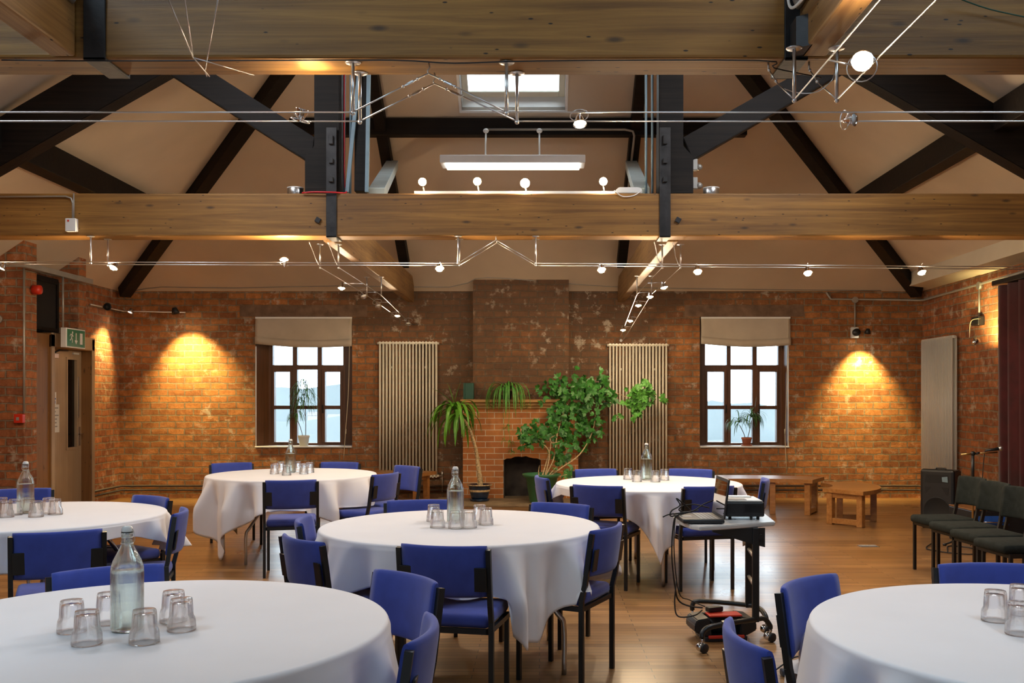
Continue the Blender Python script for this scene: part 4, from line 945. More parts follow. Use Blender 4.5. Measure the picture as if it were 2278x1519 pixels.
backpair('left', (-1.965, -1.80), 8.66, 14.0, 2.515, (8.66, 11.0), [(760, 9.9, 'bulb_warm', True, 'lit lamp nearest to the strap under the left beam', (0, -.3, -.9)), (809, 10.7, 'bulb_white', False, 'unlit chrome lamp on the left pair, nearer of two', (.3, -.4, -.8)),
    (841, 11.6, 'bulb_white', False, 'unlit chrome lamp on the left pair, farther of two', (.3, -.4, -.8)), (884, 12.6, 'bulb_red', True, 'lit red tinged lamp under the left beam beyond the rods', (0, -.3, -.9)), (908, 13.5, 'bulb_white', False, 'unlit lamp hanging last on the left pair above the radiator', (0, -.4, -.8))], 'cables under the left beam')
backpair('right', (1.10, 1.265), 8.66, 14.0, 2.28, (8.66, 10.9), [(1477, 9.85, 'bulb_white', True, 'lit lamp nearest to the strap under the right beam', (.2, -.3, -.9)), (1446, 10.75, 'bulb_warm', True, 'second lit lamp from the strap under the right beam', (0, -.3, -.9)),
    (1420, 11.3, 'bulb_warm', True, 'third lit lamp from the strap under the right beam', (0, -.3, -.9)), (1402, 12.25, 'bulb_warm', True, 'fourth lit lamp from the strap under the right beam', (-.1, -.3, -.9)), (1386, 12.9, 'bulb_red', True, 'last lit lamp above the right radiator', (0, -.3, -.9))], 'cables under the right beam')

# track with four spotlights on top of the far tie beam
t = thing('lighting_track', 'white lighting track lying on top of the far tie beam', 'lighting track')
b = B(); box(b, W(922, 428, 8.36).x, W(1372, 428, 8.36).x, 8.34, 8.38, 3.208, 3.235, None, .003); obj('rail', b, 'white_plastic', t)
for px, py, bulb, pw, lb in ((940, 405, 'bulb_warm', 12, 'leftmost'), (1062, 404, 'bulb_warm', 7, 'second from the left'), (1168, 408, 'bulb_white', 24, 'brightest'), (1342, 404, 'bulb_white', 9, 'rightmost')):
    p = W(px, py, 8.33); t = thing('track_spotlight', '%s of four lit spotlights on the far tie beam facing the viewer' % lb, 'spotlight', p, 0, 'spotlights on top of the far tie beam')
    Rm = Vector((0, -1, -.15)).to_track_quat('Z', 'Y').to_matrix().to_4x4()
    b = B(); lathe(b, [(0, -.07), (.022, -.065), (.03, -.03), (.034, .0), (.031, .0), (.025, -.03), (0, -.04)], 20, mat=Rm); obj('housing', b, 'white_plastic', t)
    b = B(); sphere(b, (0, -.012, 0), .040 if px == 1168 else .034, 16, (1, .6, 1)); obj('bulb', b, bulb, t)
    b = B(); tube(b, [(0, .03, -.02), (.01, .03, 3.236-p.z)], .007, 8); obj('stem', b, 'white_plastic', t)
    light('lamp_glow', (0, -.02, 0), pw*.9, LAMPCOL, .025, t)
    light('lamp_beam', (0, -.015, 0), pw*.6, LAMPCOL, .025, t, 'SPOT', (0, -1.02, -.45), 80, .8)
# fluorescent fitting hanging from the purlin
Yf = 11.2
t = thing('fluorescent_light', 'long white fluorescent fitting hanging on two rods below the roof window', 'ceiling light')
p0, p1 = W(981, 352, Yf), W(1301, 352, Yf); zt = p0.z
b = B(); prism(b, [(Yf-.15, zt-.085), (Yf+.15, zt-.085), (Yf+.15, zt-.0), (Yf+.13, zt+.01), (Yf-.13, zt+.01), (Yf-.15, zt)], p0.x, p1.x, 'yz', .006); obj('housing', b, 'white_paint', t)
b = B(); box(b, p0.x+.06, p1.x-.06, Yf-.13, Yf+.13, zt-.106, zt-.0855, None, .004); obj('louvre', b, 'tube_light', t)
for px in (1080, 1200):
    b = B(); x = (px-VX)/F*Yf; tube(b, [(x, Yf, zt), (x, Yf+.02, zt+.16), (x, Yf+.1, W(px, 292, 11.3).z)], .010, 8); obj('hanging_rod', b, 'white_paint', t)
    b = B(); sphere(b, (x, Yf+.1, W(px, 291, 11.3).z), .035, 12, (1, 1, .8)); obj('conduit_box', b, 'white_paint', t)
zq = W(1200, 290, 11.35).z
conduit('grey conduit along the horizontal timber from the fluorescent fitting, bending down at the right', [W(1080, 288, 11.36), W(1390, 288, 11.36), W(1408, 292, 11.36), W(1411, 302, 11.36), W(1398, 420, 11.9)], .014)
# things on top of the far tie beam
G = 'silver drum speakers on the far tie beam'
for px, lb in ((657, 'left'), (1582, 'right')):
    p = W(px, 428, 8.40); t = thing('drum_speaker', 'silver cylindrical unit standing on the far tie beam, at the %s post' % lb, 'speaker', (p.x, 8.40, 3.208), 0, G)
    b = B(); lathe(b, [(0, 0), (.066, 0), (.068, .006), (.070, .060), (.064, .068), (0, .070)], 28); obj('drum', b, 'steel', t)
    b = B(); lathe(b, [(.0705, .058), (.0725, .060), (.0715, .066), (.065, .068)], 28); obj('vent_ring', b, 'white_plastic', t)
t = thing('emergency_light', 'white emergency light box with a drooping lead on the far tie beam', 'light fitting')
p0, p1 = W(1368, 428, 8.36), W(1428, 418, 8.36)
b = B(); prism(b, [(p0.x, 3.21), (p1.x, 3.21), (p1.x-.005, 3.25), (p1.x-.03, 3.262), (p0.x+.03, 3.262), (p0.x, 3.235)], 8.31, 8.40, 'xz', .005); obj('housing', b, 'white_plastic', t)
b = B(); tube(b, [W(1366, 424, 8.29), W(1385, 437, 8.29), W(1410, 435, 8.29), W(1428, 424, 8.29)], .0045, 6, 5); obj('lead', b, 'white_plastic', t)
t = thing('motion_sensor', 'grey sensor units stacked on the right side of the right queen post foot', 'sensor')
for z, r in ((3.47, .035), (3.31, .038)):
    b = B(); box(b, 1.326, 1.37, 8.36, 8.42, z-.05, z+.05, None, .006); sphere(b, (1.385, 8.38, z-.02), r*.8, 10); obj('unit', b, 'conduit_grey', t)
rope('red cable lying along the far tie beam and climbing beside the left queen post', [W(672, 429, 8.28), W(700, 427, 8.27), W(745, 428, 8.27), W(768, 429, 8.36), W(770, 420, 8.40), W(766, 380, 8.40), W(766, 60, 8.40)], .007, smooth=3, mat='red_cable', name='red_cable')
# box and conduit on the left of the far tie beam
conduit('thin grey conduit running along the upper left of the far tie beam', [W(-40, 438, 8.285), W(146, 437, 8.285), W(158, 441, 8.285), W(162, 452, 8.285), W(162, 486, 8.285)], .008)
conduit('thin vertical conduit above the white box on the far tie beam', [W(164, 430, 8.28), W(164, 486, 8.28)], .006)
t = thing('sensor_box', 'small white sensor box on the face of the far tie beam at left', 'electrical box')
p0, p1 = W(147, 515, 8.27), W(171, 486, 8.27); b = B(); box(b, p0.x, p1.x, 8.25, 8.299, p0.z, p1.z, None, .006); obj('housing', b, 'white_plastic', t)
b = B(); box(b, p0.x+.02, p0.x+.035, 8.247, 8.251, p1.z-.03, p1.z-.015); obj('indicator', b, 'red_plastic', t)
# wall lights
tr = thing('wall_track', 'slim lighting rail bent round the left back corner', 'lighting track')
zz = 2.72
b = B(); tube(b, [(-6.0, 12.9, 2.70), (-6.0, 13.92, 2.70), (-5.1, 13.92, 2.68)], .011, 8); obj('rail', b, 'steel', tr)
def wall_spot(label, p, aim, lens, mat_h, power, on, ang=62, sz=1.):
    t = thing('wall_spotlight', label, 'spotlight', p, 0, 'wall washing spotlights')
    d = Vector(aim).normalized(); Rm = d.to_track_quat('Z', 'Y').to_matrix().to_4x4()
    b = B(); lathe(b, [(0, -.07*sz), (.03*sz, -.065*sz), (.045*sz, -.02*sz), (.055*sz, .02*sz), (.050*sz, .02*sz), (.04*sz, -.02*sz), (0, -.03*sz)], 20, mat=Rm); obj('shade', b, mat_h, t)
    b = B(); lathe(b, [(0, .0), (.045*sz, .005*sz), (0, .01*sz)], 16, mat=Rm); obj('bulb', b, lens if on else 'dark_grille', t)
    b = B(); tube(b, [Rm @ Vector((0, 0, -.05*sz)), (0, .05, .04)], .008, 8); obj('bracket', b, mat_h, t)
    if on: light('lamp_beam', tuple(Rm @ Vector((0, 0, .03))), power, (1, .75, .28), .02, t, 'SPOT', tuple(Rm @ Vector((0, 0, 1.))), ang, .9)
    return t
wall_spot('black unlit spotlight on the rail beside the door wall', (-5.93, 13.25, 2.70), (.7, -.6, 0), 'bulb_white', 'black_plastic', 0, False)
wall_spot('lit spotlight on the rail close to the left corner', (-5.80, 13.70, 2.67), (-.28, -.35, -.9), 'bulb_white', 'steel', 130, True, 75, .7)
wall_spot('lit black ringed spotlight at the end of the corner rail', (-5.13, 13.62, 2.66), (.12, .34, -.93), 'bulb_white', 'black_plastic', 260, True, 84)
conduit('grey conduit along the top of the right back wall with a drop to the lamp', [W(1838, 650, 14.01), W(1848, 665, 14.01), W(2042, 668, 14.01), (5.53, 13.9, W(2043, 669, 14.0).z), (5.53, 6.5, 2.95)], .016, boxes=[(W(1902, 667, 13.99), .045, (0, 1, 0)), ((5.53, 12.15, 2.86), .05, (1, 0, 0))])
conduit('short vertical conduit above the lamp on the right back wall', [W(1902, 667, 14.0), W(1902, 730, 14.0)], .012)
conduit('short vertical conduit above the lamp on the right wall', [(5.53, 12.15, 2.86), (5.53, 12.15, 2.45)], .014)
t = thing('lamp_holder', 'white and black lamp holder box on the right back wall', 'electrical box')
p = W(1901, 740, 14.0); b = B(); box(b, p.x-.05, p.x+.05, 13.96, 14.035, p.z-.08, p.z+.08, None, .008); obj('back_box', b, 'white_plastic', t)
b = B(); lathe(b, [(0, -.03), (.05, -.03), (.055, .03), (0, .04)], 18, (p.x-.0, 13.93, p.z), Matrix.Rotation(PI/2, 4, 'X')); obj('knob', b, 'black_plastic', t)
wall_spot('lit spotlight on the right back wall casting a pool below it', (4.66, 13.72, 2.38), (.0, .30, -.95), 'bulb_white', 'black_plastic', 240, True, 78, .8)
t = thing('junction_box', 'black box below the conduit on the right wall', 'electrical box')
b = B(); box(b, 5.47, 5.555, 12.05, 12.25, 2.36, 2.47, None, .01); obj('housing', b, 'black_plastic', t)
b = B(); tube(b, [(5.50, 12.05, 2.44), (5.35, 11.98, 2.40), (5.33, 11.98, 2.2)], .004, 6, 4); obj('lead', b, 'cream_cord', t)
wall_spot('bright lit spotlight beside the red curtain on the right wall', (5.22, 11.55, 2.13), (.34, .20, .27), 'bulb_white', 'chrome', 60, True, 100, .8)
# thin cable round the ceiling edge
def onhip(px, py, d=.012):
    Y = (WH+.675*YB-CH)/((VY-py)/F+.675); return Vector(((px-VX)/F*Y, Y, CH+(VY-py)/F*Y-d))
rope('thin grey cable clipped along the bottom of the end slope', [onhip(x, y) for x, y in ((300, 645), (360, 637), (520, 639), (760, 634), (1000, 637), (1058, 618), (1110, 617), (1170, 621), (1300, 632), (1420, 638), (1600, 641), (1760, 643), (1960, 645))], .006, smooth=2, mat='conduit_grey', name='ceiling_cable')
# red curtain by the right edge
t = thing('stage_curtain', 'dark red curtain hanging from a rail at the right edge', 'curtain')
b = B(); n = 150; zt_, zb_ = 2.76, .04; g = []
for i in range(n+1):
    y = 11.32-4.2*i/n; x = XR-.16-.05*math.sin(y*23)-.02*math.sin(y*41+1)
    g.append([b.verts.new((x-.015*math.sin(y*23)*(1-z), y, zt_+(zb_-zt_)*z)) for z in (0, .33, .66, 1)])
for i in range(n):
    for j in range(3): b.faces.new((g[i][j], g[i][j+1], g[i+1][j+1], g[i+1][j])).smooth = True
o = obj('drape', b, 'curtain_red', t); m_ = o.modifiers.new('s', 'SOLIDIFY'); m_.thickness = .006
b = B(); box(b, XR-.22, XR-.10, 7.0, 11.42, 2.77, 2.83, None, .01); obj('curtain_rail', b, 'black_metal', t)

# ================================================================== trolley with laptop and projector
t = thing('projector_trolley', 'black wheeled trolley with a pale grey top carrying laptop and projector', 'trolley')
b = B(); prism(b, [(.925, 5.56), (1.05, 5.60), (1.405, 5.775), (1.415, 5.80), (1.445, 6.18), (1.43, 6.20), (.90, 6.20), (.86, 6.16), (.835, 6.02), (.845, 5.82), (.88, 5.62)], .685, .71, 'xy', .005); obj('table_top', b, 'grey_laminate', t)
for (x, y), q in (((1.275, 5.70), 'f'), ((1.318, 6.09), 'b')):
    b = B(); box(b, x-.02, x+.02, y-.014, y+.014, .13, .685, None, .004); obj('column', b, 'black_metal', t)
b = B(); prism(b, [(1.02, .66), (1.02, .684), (1.33, .684), (1.33, .57), (1.25, .59)], 5.695, 5.705, 'xz'); cyl(b, (1.305, 5.68, .63), (1.305, 5.72, .63), .018); obj('top_bracket', b, 'black_metal', t); b = B(); prism(b, [(1.08, .66), (1.08, .684), (1.36, .684), (1.36, .60), (1.30, .60)], 6.085, 6.095, 'xz')
obj('top_bracket', b, 'black_metal', t)
for z in (.33, .50):
    b = B(); tube(b, [(1.277, 5.71, z), (1.316, 6.08, z)], .011, 8); obj('rung', b, 'steel', t)
b = B(); tube(b, [(.925, 5.49, .085), (.93, 5.50, .115), (.99, 5.53, .143), (1.275, 5.70, .145), (1.335, 5.73, .14), (1.368, 5.74, .10), (1.370, 5.74, .08)], .0155, 10, 3); obj('foot', b, 'black_metal', t)
b = B(); tube(b, [(.985, 6.22, .085), (.985, 6.22, .115), (1.03, 6.21, .145), (1.318, 6.09, .145), (1.37, 6.0, .14), (1.388, 5.93, .11), (1.39, 5.925, .08)], .0155, 10, 3); obj('foot', b, 'black_metal', t)
for x, y in ((.925, 5.49), (1.370, 5.74), (.985, 6.22), (1.39, 5.925)):
    b = B(); lathe(b, [(0, -.014), (.024, -.013), (.028, -.009), (.028, .009), (.024, .013), (0, .014)], 22, (x+.01, y, .028), Matrix.Rotation(PI/2, 4, 'X') @ Matrix.Rotation(.5, 4, 'Y')); cs = obj('caster', b, 'black_plastic', t)
    b = B(); lathe(b, [(.0, -.0165), (.011, -.016), (.012, -.013)], 16, (x+.01, y, .028), Matrix.Rotation(PI/2, 4, 'X') @ Matrix.Rotation(.5, 4, 'Y')); obj('hub_cap', b, 'strut_blue', cs)
    b = B(); sphere(b, (x-.012, y+.004, .036), .026, 14, (1, .8, 1)); cyl(b, (x, y, .05), (x, y, .085), .007); obj('chrome_hood', b, 'chrome', cs)
# laptop, opened with the screen facing left
t = thing('laptop', 'open black laptop on the trolley seen from its side', 'laptop', (1.086, 5.66, .711), .03)
b = B(); box(b, -.245, 0, 0, .345, .004, .026, None, .006); obj('base', b, 'black_plastic', t)
b = B(); box(b, -.242, -.004, .004, .341, .0262, .0275); kd = obj('palm_rest', b, 'book_dark', t)
b = B()
for r_ in range(5):
    for c_ in range(14): box(b, -.135+r_*.022, -.135+r_*.022+.018, .025+c_*.0215, .025+c_*.0215+.0185, .0275, .0295)
obj('keyboard', b, 'grey_ink', kd)
b = B(); box(b, -.222, -.165, .13, .21, .0275, .0280); obj('touchpad', b, 'grey_ink', kd)
Sm = Matrix.Translation((-.002, 0, .026)) @ Matrix.Rotation(math.radians(7), 4, 'Y')
b = B(); box(b, -.004, .006, 0, .345, 0, .235, Sm, .003); lid = obj('screen_lid', b, 'black_plastic', t)
b = B(); box(b, -.0055, -.0045, .016, .329, .018, .217, Sm); m, n_, l_, pb = newmat('glossy_screen'); setp(pb, col=(.004, .004, .005), rough=.03, spec=.9, coat=1.); obj('display', b, m, lid)
# projector
t = thing('projector', 'dark projector with white lid standing behind the laptop', 'projector', (1.13, 5.86, .711), -.02)
b = B(); box(b, 0, .235, 0, .27, .018, .108, None, .010); obj('body', b, 'black_plastic', t)
b = B(); box(b, .004, .225, .006, .264, .106, .118, None, .008); box(b, .05, .19, .18, .255, .1182, .124, None, .002); obj('lid', b, 'white_plastic', t)
b = B(); box(b, .02, .13, .02, .10, .1185, .1205); obj('control_panel', b, 'grey_ink', t)
b = B()
for k_ in range(7): box(b, .115, .215, -.003, .0, .045+k_*.007, .048+k_*.007)
obj('vent_grille', b, 'dark_grille', t)
for x, y in ((.03, .03), (.20, .03), (.03, .24), (.20, .24)):
    b = B(); cyl(b, (x, y, 0), (x, y, .02), .010, .010, 10); obj('foot', b, 'rubber', t)
# cables on and below the trolley
G = 'tangled cables of the laptop and projector'
for nm, pts, r in (('looping black lead left of the laptop lid', [(1.05, 5.98, .77), (.98, 5.95, .79), (.93, 5.90, .80), (.88, 5.92, .79), (.86, 5.96, .76), (.90, 5.98, .745), (.99, 6.02, .75)], .004),
    ('black lead arching high over the keyboard', [(1.07, 5.95, .82), (1.0, 5.90, .80), (.93, 5.86, .765), (.85, 5.84, .755), (.78, 5.84, .745), (.745, 5.84, .73)], .004),
    ('black lead curling at the left edge of the trolley', [(.93, 5.95, .76), (.86, 5.88, .82), (.83, 5.86, .84), (.85, 5.85, .80), (.80, 5.84, .77), (.79, 5.84, .74), (.82, 5.86, .735), (.95, 5.98, .75)], .004),
    ('black lead hanging from the trolley down to the cable reel', [(.90, 5.96, .74), (.84, 5.84, .745), (.81, 5.83, .70), (.80, 5.84, .5), (.83, 5.9, .28), (.86, 5.95, .20), (.92, 5.95, .17), (1.0, 5.92, .165)], .005),
    ('second black lead hanging beside the first to the cable reel', [(.88, 5.98, .73), (.83, 5.9, .72), (.82, 5.88, .5), (.86, 5.95, .25), (.93, 5.98, .20), (1.02, 5.95, .165)], .0035),
    ('black lead drooping to the floor at the left of the cable reel', [(.83, 5.86, .34), (.82, 5.86, .2), (.84, 5.84, .13), (.93, 5.80, .145), (.99, 5.88, .16)], .0045)):
    rope(nm, pts, r, G, 5, 'rubber', 'power_lead', 'cable')
t = thing('power_adapter', 'black power plug block lying on top of the cable reel', 'adapter', (1.06, 5.86, .157), .4)
b = B(); box(b, -.05, .05, -.025, .025, 0, .03, None, .006); obj('body', b, 'black_plastic', t)
t = thing('cable_reel', 'red and black extension cable reel on the floor beneath the trolley', 'extension reel', (1.10, 5.86, 0), .12)
b = B(); prism(b, [(-.19, .10), (-.175, .13), (-.10, .14), (-.085, .03), (-.13, .03), (-.19, .06)], -.10, .10, 'xz', .006); prism(b, [(.19, .10), (.175, .13), (.10, .14), (.085, .03), (.13, .03), (.19, .06)], -.10, .10, 'xz', .006); box(b, -.13, .13, -.11, .11, .0, .03, None, .006); box(b, -.13, .13, .06, .10, .03, .135, None, .006); obj('casing', b, 'black_plastic', t)
b = B(); box(b, -.10, .10, -.105, .0, .145, .156, None, .004); box(b, -.11, .11, -.118, -.100, .02, .038, None, .004); obj('red_panel', b, 'red_plastic', t)
b = B(); tube(b, [(-.085, 0, .085), (.085, 0, .085)], [.055, .055], 20); obj('wound_cable', b, 'rubber', t)
t = thing('cable_adaptor', 'dark cable hub with a loop of lead on the floor by the near right table', 'adapter', (1.33, 5.05, 0), .1)
b = B(); box(b, -.07, .07, -.03, .03, 0, .035, None, .01); obj('body', b, 'book_dark', t)
b = B(); tube(b, [(.07, 0, .02), (.10, .02, .06), (.03, .03, .09), (-.04, .02, .06), (-.12, .0, .02), (-.2, -.02, .006)], .004, 6, 4); obj('lead', b, 'rubber', t)

# ================================================================== benches
def arc_bench(label, cx, cy, r0, r1, a0, a1, h, legs, group='curved wooden benches'):
    t = thing('curved_bench', label, 'bench', (cx, cy, 0), 0, group); n = 28
    b = B(); P = [(r1*math.cos(a0+(a1-a0)*k/n), r1*math.sin(a0+(a1-a0)*k/n)) for k in range(n+1)]+[(r0*math.cos(a1+(a0-a1)*k/n), r0*math.sin(a1+(a0-a1)*k/n)) for k in range(n+1)]
    prism(b, P, h-.045, h, 'xy'); bmesh.ops.triangulate(b, faces=[f for f in b.faces if len(f.verts) > 4]); obj('seat', b, 'bench_wood', t)
    for a in legs:
        ri, ro = r0+.05, r1-.05; p = lambda r, z: (r*math.cos(a), r*math.sin(a), z)
        for rr_ in (ri+.03, ro-.03): b = B(); bar(b, p(rr_, 0), p(rr_, h-.045), .07, .07, (math.cos(a), math.sin(a), 0), .004); obj('leg', b, 'bench_wood', t)
        b = B(); bar(b, p(ri+.065, .045), p(ro-.065, .045), .06, .06, (0, 0, 1), .003); obj('leg_rail', b, 'bench_wood', t); b = B(); bar(b, p(ri+.065, h-.075), p(ro-.065, h-.075), .05, .055, (0, 0, 1), .003); obj('leg_rail', b, 'bench_wood', t)
    return t
R_ = math.radians
arc_bench('curved wooden bench with its open end frame towards the room, at right', 2.92, 11.62, .58, 1.12, R_(-53), R_(24), .41, (R_(-49), R_(-14)))
arc_bench('long curved wooden bench along the wall below the right window', 2.6, 10.6, 1.45, 2.0, R_(59), R_(118), .445, (R_(62), R_(78), R_(100)))
arc_bench('curved wooden bench along the wall, its end showing below the left radiator', -2.3, 11.2, 1.75, 2.2, R_(66), R_(122), .45, (R_(69), R_(118)))

# ================================================================== music corner
p = PL(2089, 1176, 0); t = thing('loudspeaker', 'black plastic loudspeaker on the floor below the right wall radiator', 'speaker', (4.42, 10.72, 0), -.72)
b = B(); prism(b, [(-.18, 0), (.18, 0), (.14, .34), (-.14, .34)], .02, .64, 'xy', .012); obj('cabinet', b, 'black_plastic', t)
b = B(); box(b, -.185, .185, -.035, .02, .0, .66, None, .03); obj('front_baffle', b, 'black_plastic', t)
b = B(); lathe(b, [(.150, 0), (.138, -.010), (.132, -.004), (0, -.012)], 32, (0, -.036, .21), Matrix.Rotation(PI/2, 4, 'X') @ Matrix.Scale(-1, 4, (0, 0, 1))); obj('woofer_grille', b, 'dark_grille', t)
b = B(); prism(b, [(-.13, .51), (.13, .51), (.12, .60), (-.12, .60)], -.038, -.034, 'xz'); obj('horn', b, 'dark_grille', t)
b = B(); prism(b, [(.06, .525), (.12, .520), (.115, .585), (.055, .575)], -.041, -.037, 'xz'); obj('horn_throat', b, 'strut_blue', t)
b = B(); prism(b, [(-.13, .46), (-.06, .465), (-.12, .39)], -.038, -.034, 'xz'); prism(b, [(.05, .465), (.13, .46), (.12, .38), (.10, .38)], -.038, -.034, 'xz'); obj('port', b, 'dark_grille', t)
b = B(); tube(b, [(-.05, .1, .64), (-.05, .1, .665), (.05, .1, .665), (.05, .1, .64)], .010, 8); obj('carry_handle', b, 'black_plastic', t)
t = thing('microphone_stand', 'microphone stand with chrome tube and short boom by the right wall', 'microphone stand', (4.17, 9.3, 0))
b = B(); tube(b, [(0, 0, .10), (0, 0, .70)], .010, 10); obj('tube', b, 'brass', t)
b = B(); tube(b, [(0, 0, .62), (0, 0, .90)], .014, 10); sphere(b, (0, 0, .915), .024, 10); cyl(b, (.02, -.03, .915), (.05, -.03, .925), .010); obj('clutch', b, 'black_metal', t)
b = B(); tube(b, [(-.115, 0, .905), (.03, 0, .917)], .011, 8); tube(b, [(.02, 0, .916), (.235, 0, .925)], .0065, 8); obj('boom', b, 'brass', t)
for a in (.3, 2.4, 4.5): b = B(); tube(b, [(0, 0, .14), (.26*math.cos(a), .26*math.sin(a), .015)], .009, 8); cyl(b, (.25*math.cos(a), .25*math.sin(a), .015), (.28*math.cos(a), .28*math.sin(a), .012), .013); obj('leg', b, 'black_metal', t)
t = thing('microphone', 'black microphone with silver grille lying on the boom of the stand', 'microphone', (4.17, 9.3, 0))
b = B(); tube(b, [(.12, 0, .943), (.245, -.01, .962)], [.010, .016], 10); obj('handle', b, 'black_plastic', t)
b = B(); sphere(b, (.262, -.012, .965), .025, 14); obj('grille', b, 'steel', t)
b = B(); tube(b, [(.12, 0, .943), (.11, .01, .85), (.10, .02, .6), (.11, .03, .3), (.0, .05, .02)], .004, 6, 5); obj('lead', b, 'rubber', t)
t = thing('amplifier_case', 'black amplifier case with a blue lit panel behind the charcoal chairs', 'amplifier', (4.62, 9.75, 0), .05)
b = B(); box(b, -.38, .42, -.25, .25, 0, .34, None, .01); obj('case', b, 'black_plastic', t)
b = B(); box(b, -.34, -.02, -.256, -.249, .20, .29); obj('control_panel', b, 'blue_ink', t)
b = B(); tube(b, [(-.32, -.27, .235), (-.05, -.27, .225)], .007, 6); obj('grab_handle', b, 'chrome', t)
b = B(); box(b, -.38, .42, -.25, .25, .341, .352, None, .002); obj('timber_lid', b, 'bench_wood', t)
rope('black leads lying on the floor under the charcoal chairs', [(3.9, 9.6, .01), (3.7, 9.2, .01), (3.95, 8.9, .01), (4.2, 9.1, .01), (4.0, 9.4, .012), (3.8, 9.0, .01)], .006, None, 6, 'rubber', 'power_lead', 'cable')
p = PL(1932, 1215, 0); t = thing('floor_socket', 'small metal floor socket plate in the boards at right', 'floor socket', (p.x, p.y, 0)); b = B(); box(b, -.09, .09, -.06, .06, .0, .006, None, .002); obj('plate', b, 'steel', t)
b = B(); box(b, -.075, -.005, -.045, .045, .006, .008); box(b, .005, .075, -.045, .045, .006, .008); obj('flap', b, 'grey_ink', t)
# ================================================================== plants
def strap_leaf(b, base, d, L, wd, droop, n=9, curl=.0, up=Vector((0, 0, 1))):
    """long tapering leaf that starts along d and bends down"""
    p = Vector(base); d = Vector(d).normalized(); s = d.cross(up)
    if s.length < 1e-3: s = Vector((1, 0, 0))
    s.normalize(); prev = None; st = L/n
    for i in range(n+1):
        t = i/n; wv = wd*max(.04, math.sin(PI*min(1, .12+.88*t))**.7 if t < 1 else .02)*.5
        nn = s.cross(d).normalized(); a = b.verts.new(p-s*wv+nn*wv*.25); m = b.verts.new(p-nn*wv*.0); c = b.verts.new(p+s*wv+nn*wv*.25)
        if prev:
            for q in (0, 1): f = b.faces.new((prev[q], prev[q+1], (a, m, c)[q+1], (a, m, c)[q])); f.smooth = True
        prev = (a, m, c); p = p+d*st
        d = (d+Vector((0, 0, -1))*droop*st/L*(.4+1.6*t)).normalized()
        s = d.cross(up) if d.cross(up).length > 1e-2 else s; s.normalize()
def leaflet(b, p, d, nrm, L, wd):
    d = Vector(d).normalized(); nrm = Vector(nrm); nrm = (nrm-d*nrm.dot(d)); nrm = nrm.normalized() if nrm.length > 1e-3 else d.orthogonal().normalized(); s = d.cross(nrm)
    P = [(0, 0), (.22, .36), (.5, .5), (.78, .33), (1, 0)]
    mid = [b.verts.new(p+d*L*t-nrm*(.10*L*t*t)) for t, _ in P]
    l_ = [b.verts.new(p+d*L*t+s*wd*w_+nrm*(.05*wd-.10*L*t*t)) for t, w_ in P[1:4]]; r_ = [b.verts.new(p+d*L*t-s*wd*w_+nrm*(.05*wd-.10*L*t*t)) for t, w_ in P[1:4]]
    for e in (l_, r_):
        b.faces.new((mid[0], mid[1], e[0])); b.faces.new((mid[1], mid[2], e[1], e[0])); b.faces.new((mid[2], mid[3], e[2], e[1])); b.faces.new((mid[3], mid[4], e[2]))
def rv(r, s=1.): return Vector((r.gauss(0, s), r.gauss(0, s), r.gauss(0, s)))
def pot(parent, prof, mat, rim=None):
    b = B(); lathe(b, prof, 36); return obj('pot', b, mat, parent)
r = random.Random(3)
# yucca on the hearth
base = Vector((W(1067, 1118, 13.35).x, 13.35, .028)); t = thing('potted_yucca', 'yucca with a leaning pale trunk in a blue glazed pot on the hearth', 'plant', base)
pt = pot(t, [(0, .02), (.105, .02), (.12, .06), (.148, .18), (.150, .205), (.172, .215), (.175, .228), (.158, .232), (.145, .215), (.12, .20), (0, .195)], 'pot_blue')
b = B(); lathe(b, [(0, 0), (.13, 0), (.140, .03), (.132, .035), (.12, .022), (0, .022)], 32); obj('saucer', b, 'pot_blue', t)
b = B(); lathe(b, [(.1405, .130), (.1425, .132), (.1465, .158), (.1455, .160)], 32); lathe(b, [(.171, .216), (.176, .218), (.1765, .228), (.173, .231)], 32); obj('glazed_band', b, 'bark_pale', pt)
b = B(); lathe(b, [(0, .204), (.13, .2), (0, .199)], 20); obj('soil', b, 'soil', t)
def L(px, py, Y=13.35): return W(px, py, Y)-base
trunk = [L(1069, 1085), L(1067, 1060), L(1063, 1030), L(1060, 1005), L(1052, 975), L(1045, 955), L(1036, 938), L(1022, 926, 13.3)]
b = B(); sp = smooth_path(trunk, 8); rr = []
tube(b, sp, [.040, .036, .028, .022, .020, .018, .016, .018], 12)
for v in b.verts: v.co += rv(r, .0028)
for k in range(40):
    i = r.randrange(len(sp)-1); a = r.uniform(0, 2*PI); q = sp[i]; rad = .038 if i < 14 else .021; strap_leaf(b, q+Vector((math.cos(a)*rad*.7, math.sin(a)*rad*.7, 0)), (math.cos(a), math.sin(a), .7), .045, .016, 2.)
obj('trunk', b, 'bark_pale', t)
b = B(); c0 = L(1008, 905, 13.28)
for k in range(46):
    a = r.uniform(0, 2*PI); el = r.uniform(-.3, .9); o_ = c0.lerp(L(1022, 926, 13.3), r.random()); d = Vector((math.cos(a)*.8-.2, math.sin(a)*.7, el)); strap_leaf(b, o_, d, r.uniform(.42, .70), .045, r.uniform(3.2, 6.0), 11)
for dd, ll in (((-.25, -.1, 1.), .32), ((.25, .0, 1.), .34), ((-.6, -.2, .6), .4)): strap_leaf(b, L(1010, 900), dd, ll, .045, .5)
obj('leaves', b, 'leaf_bright', t)
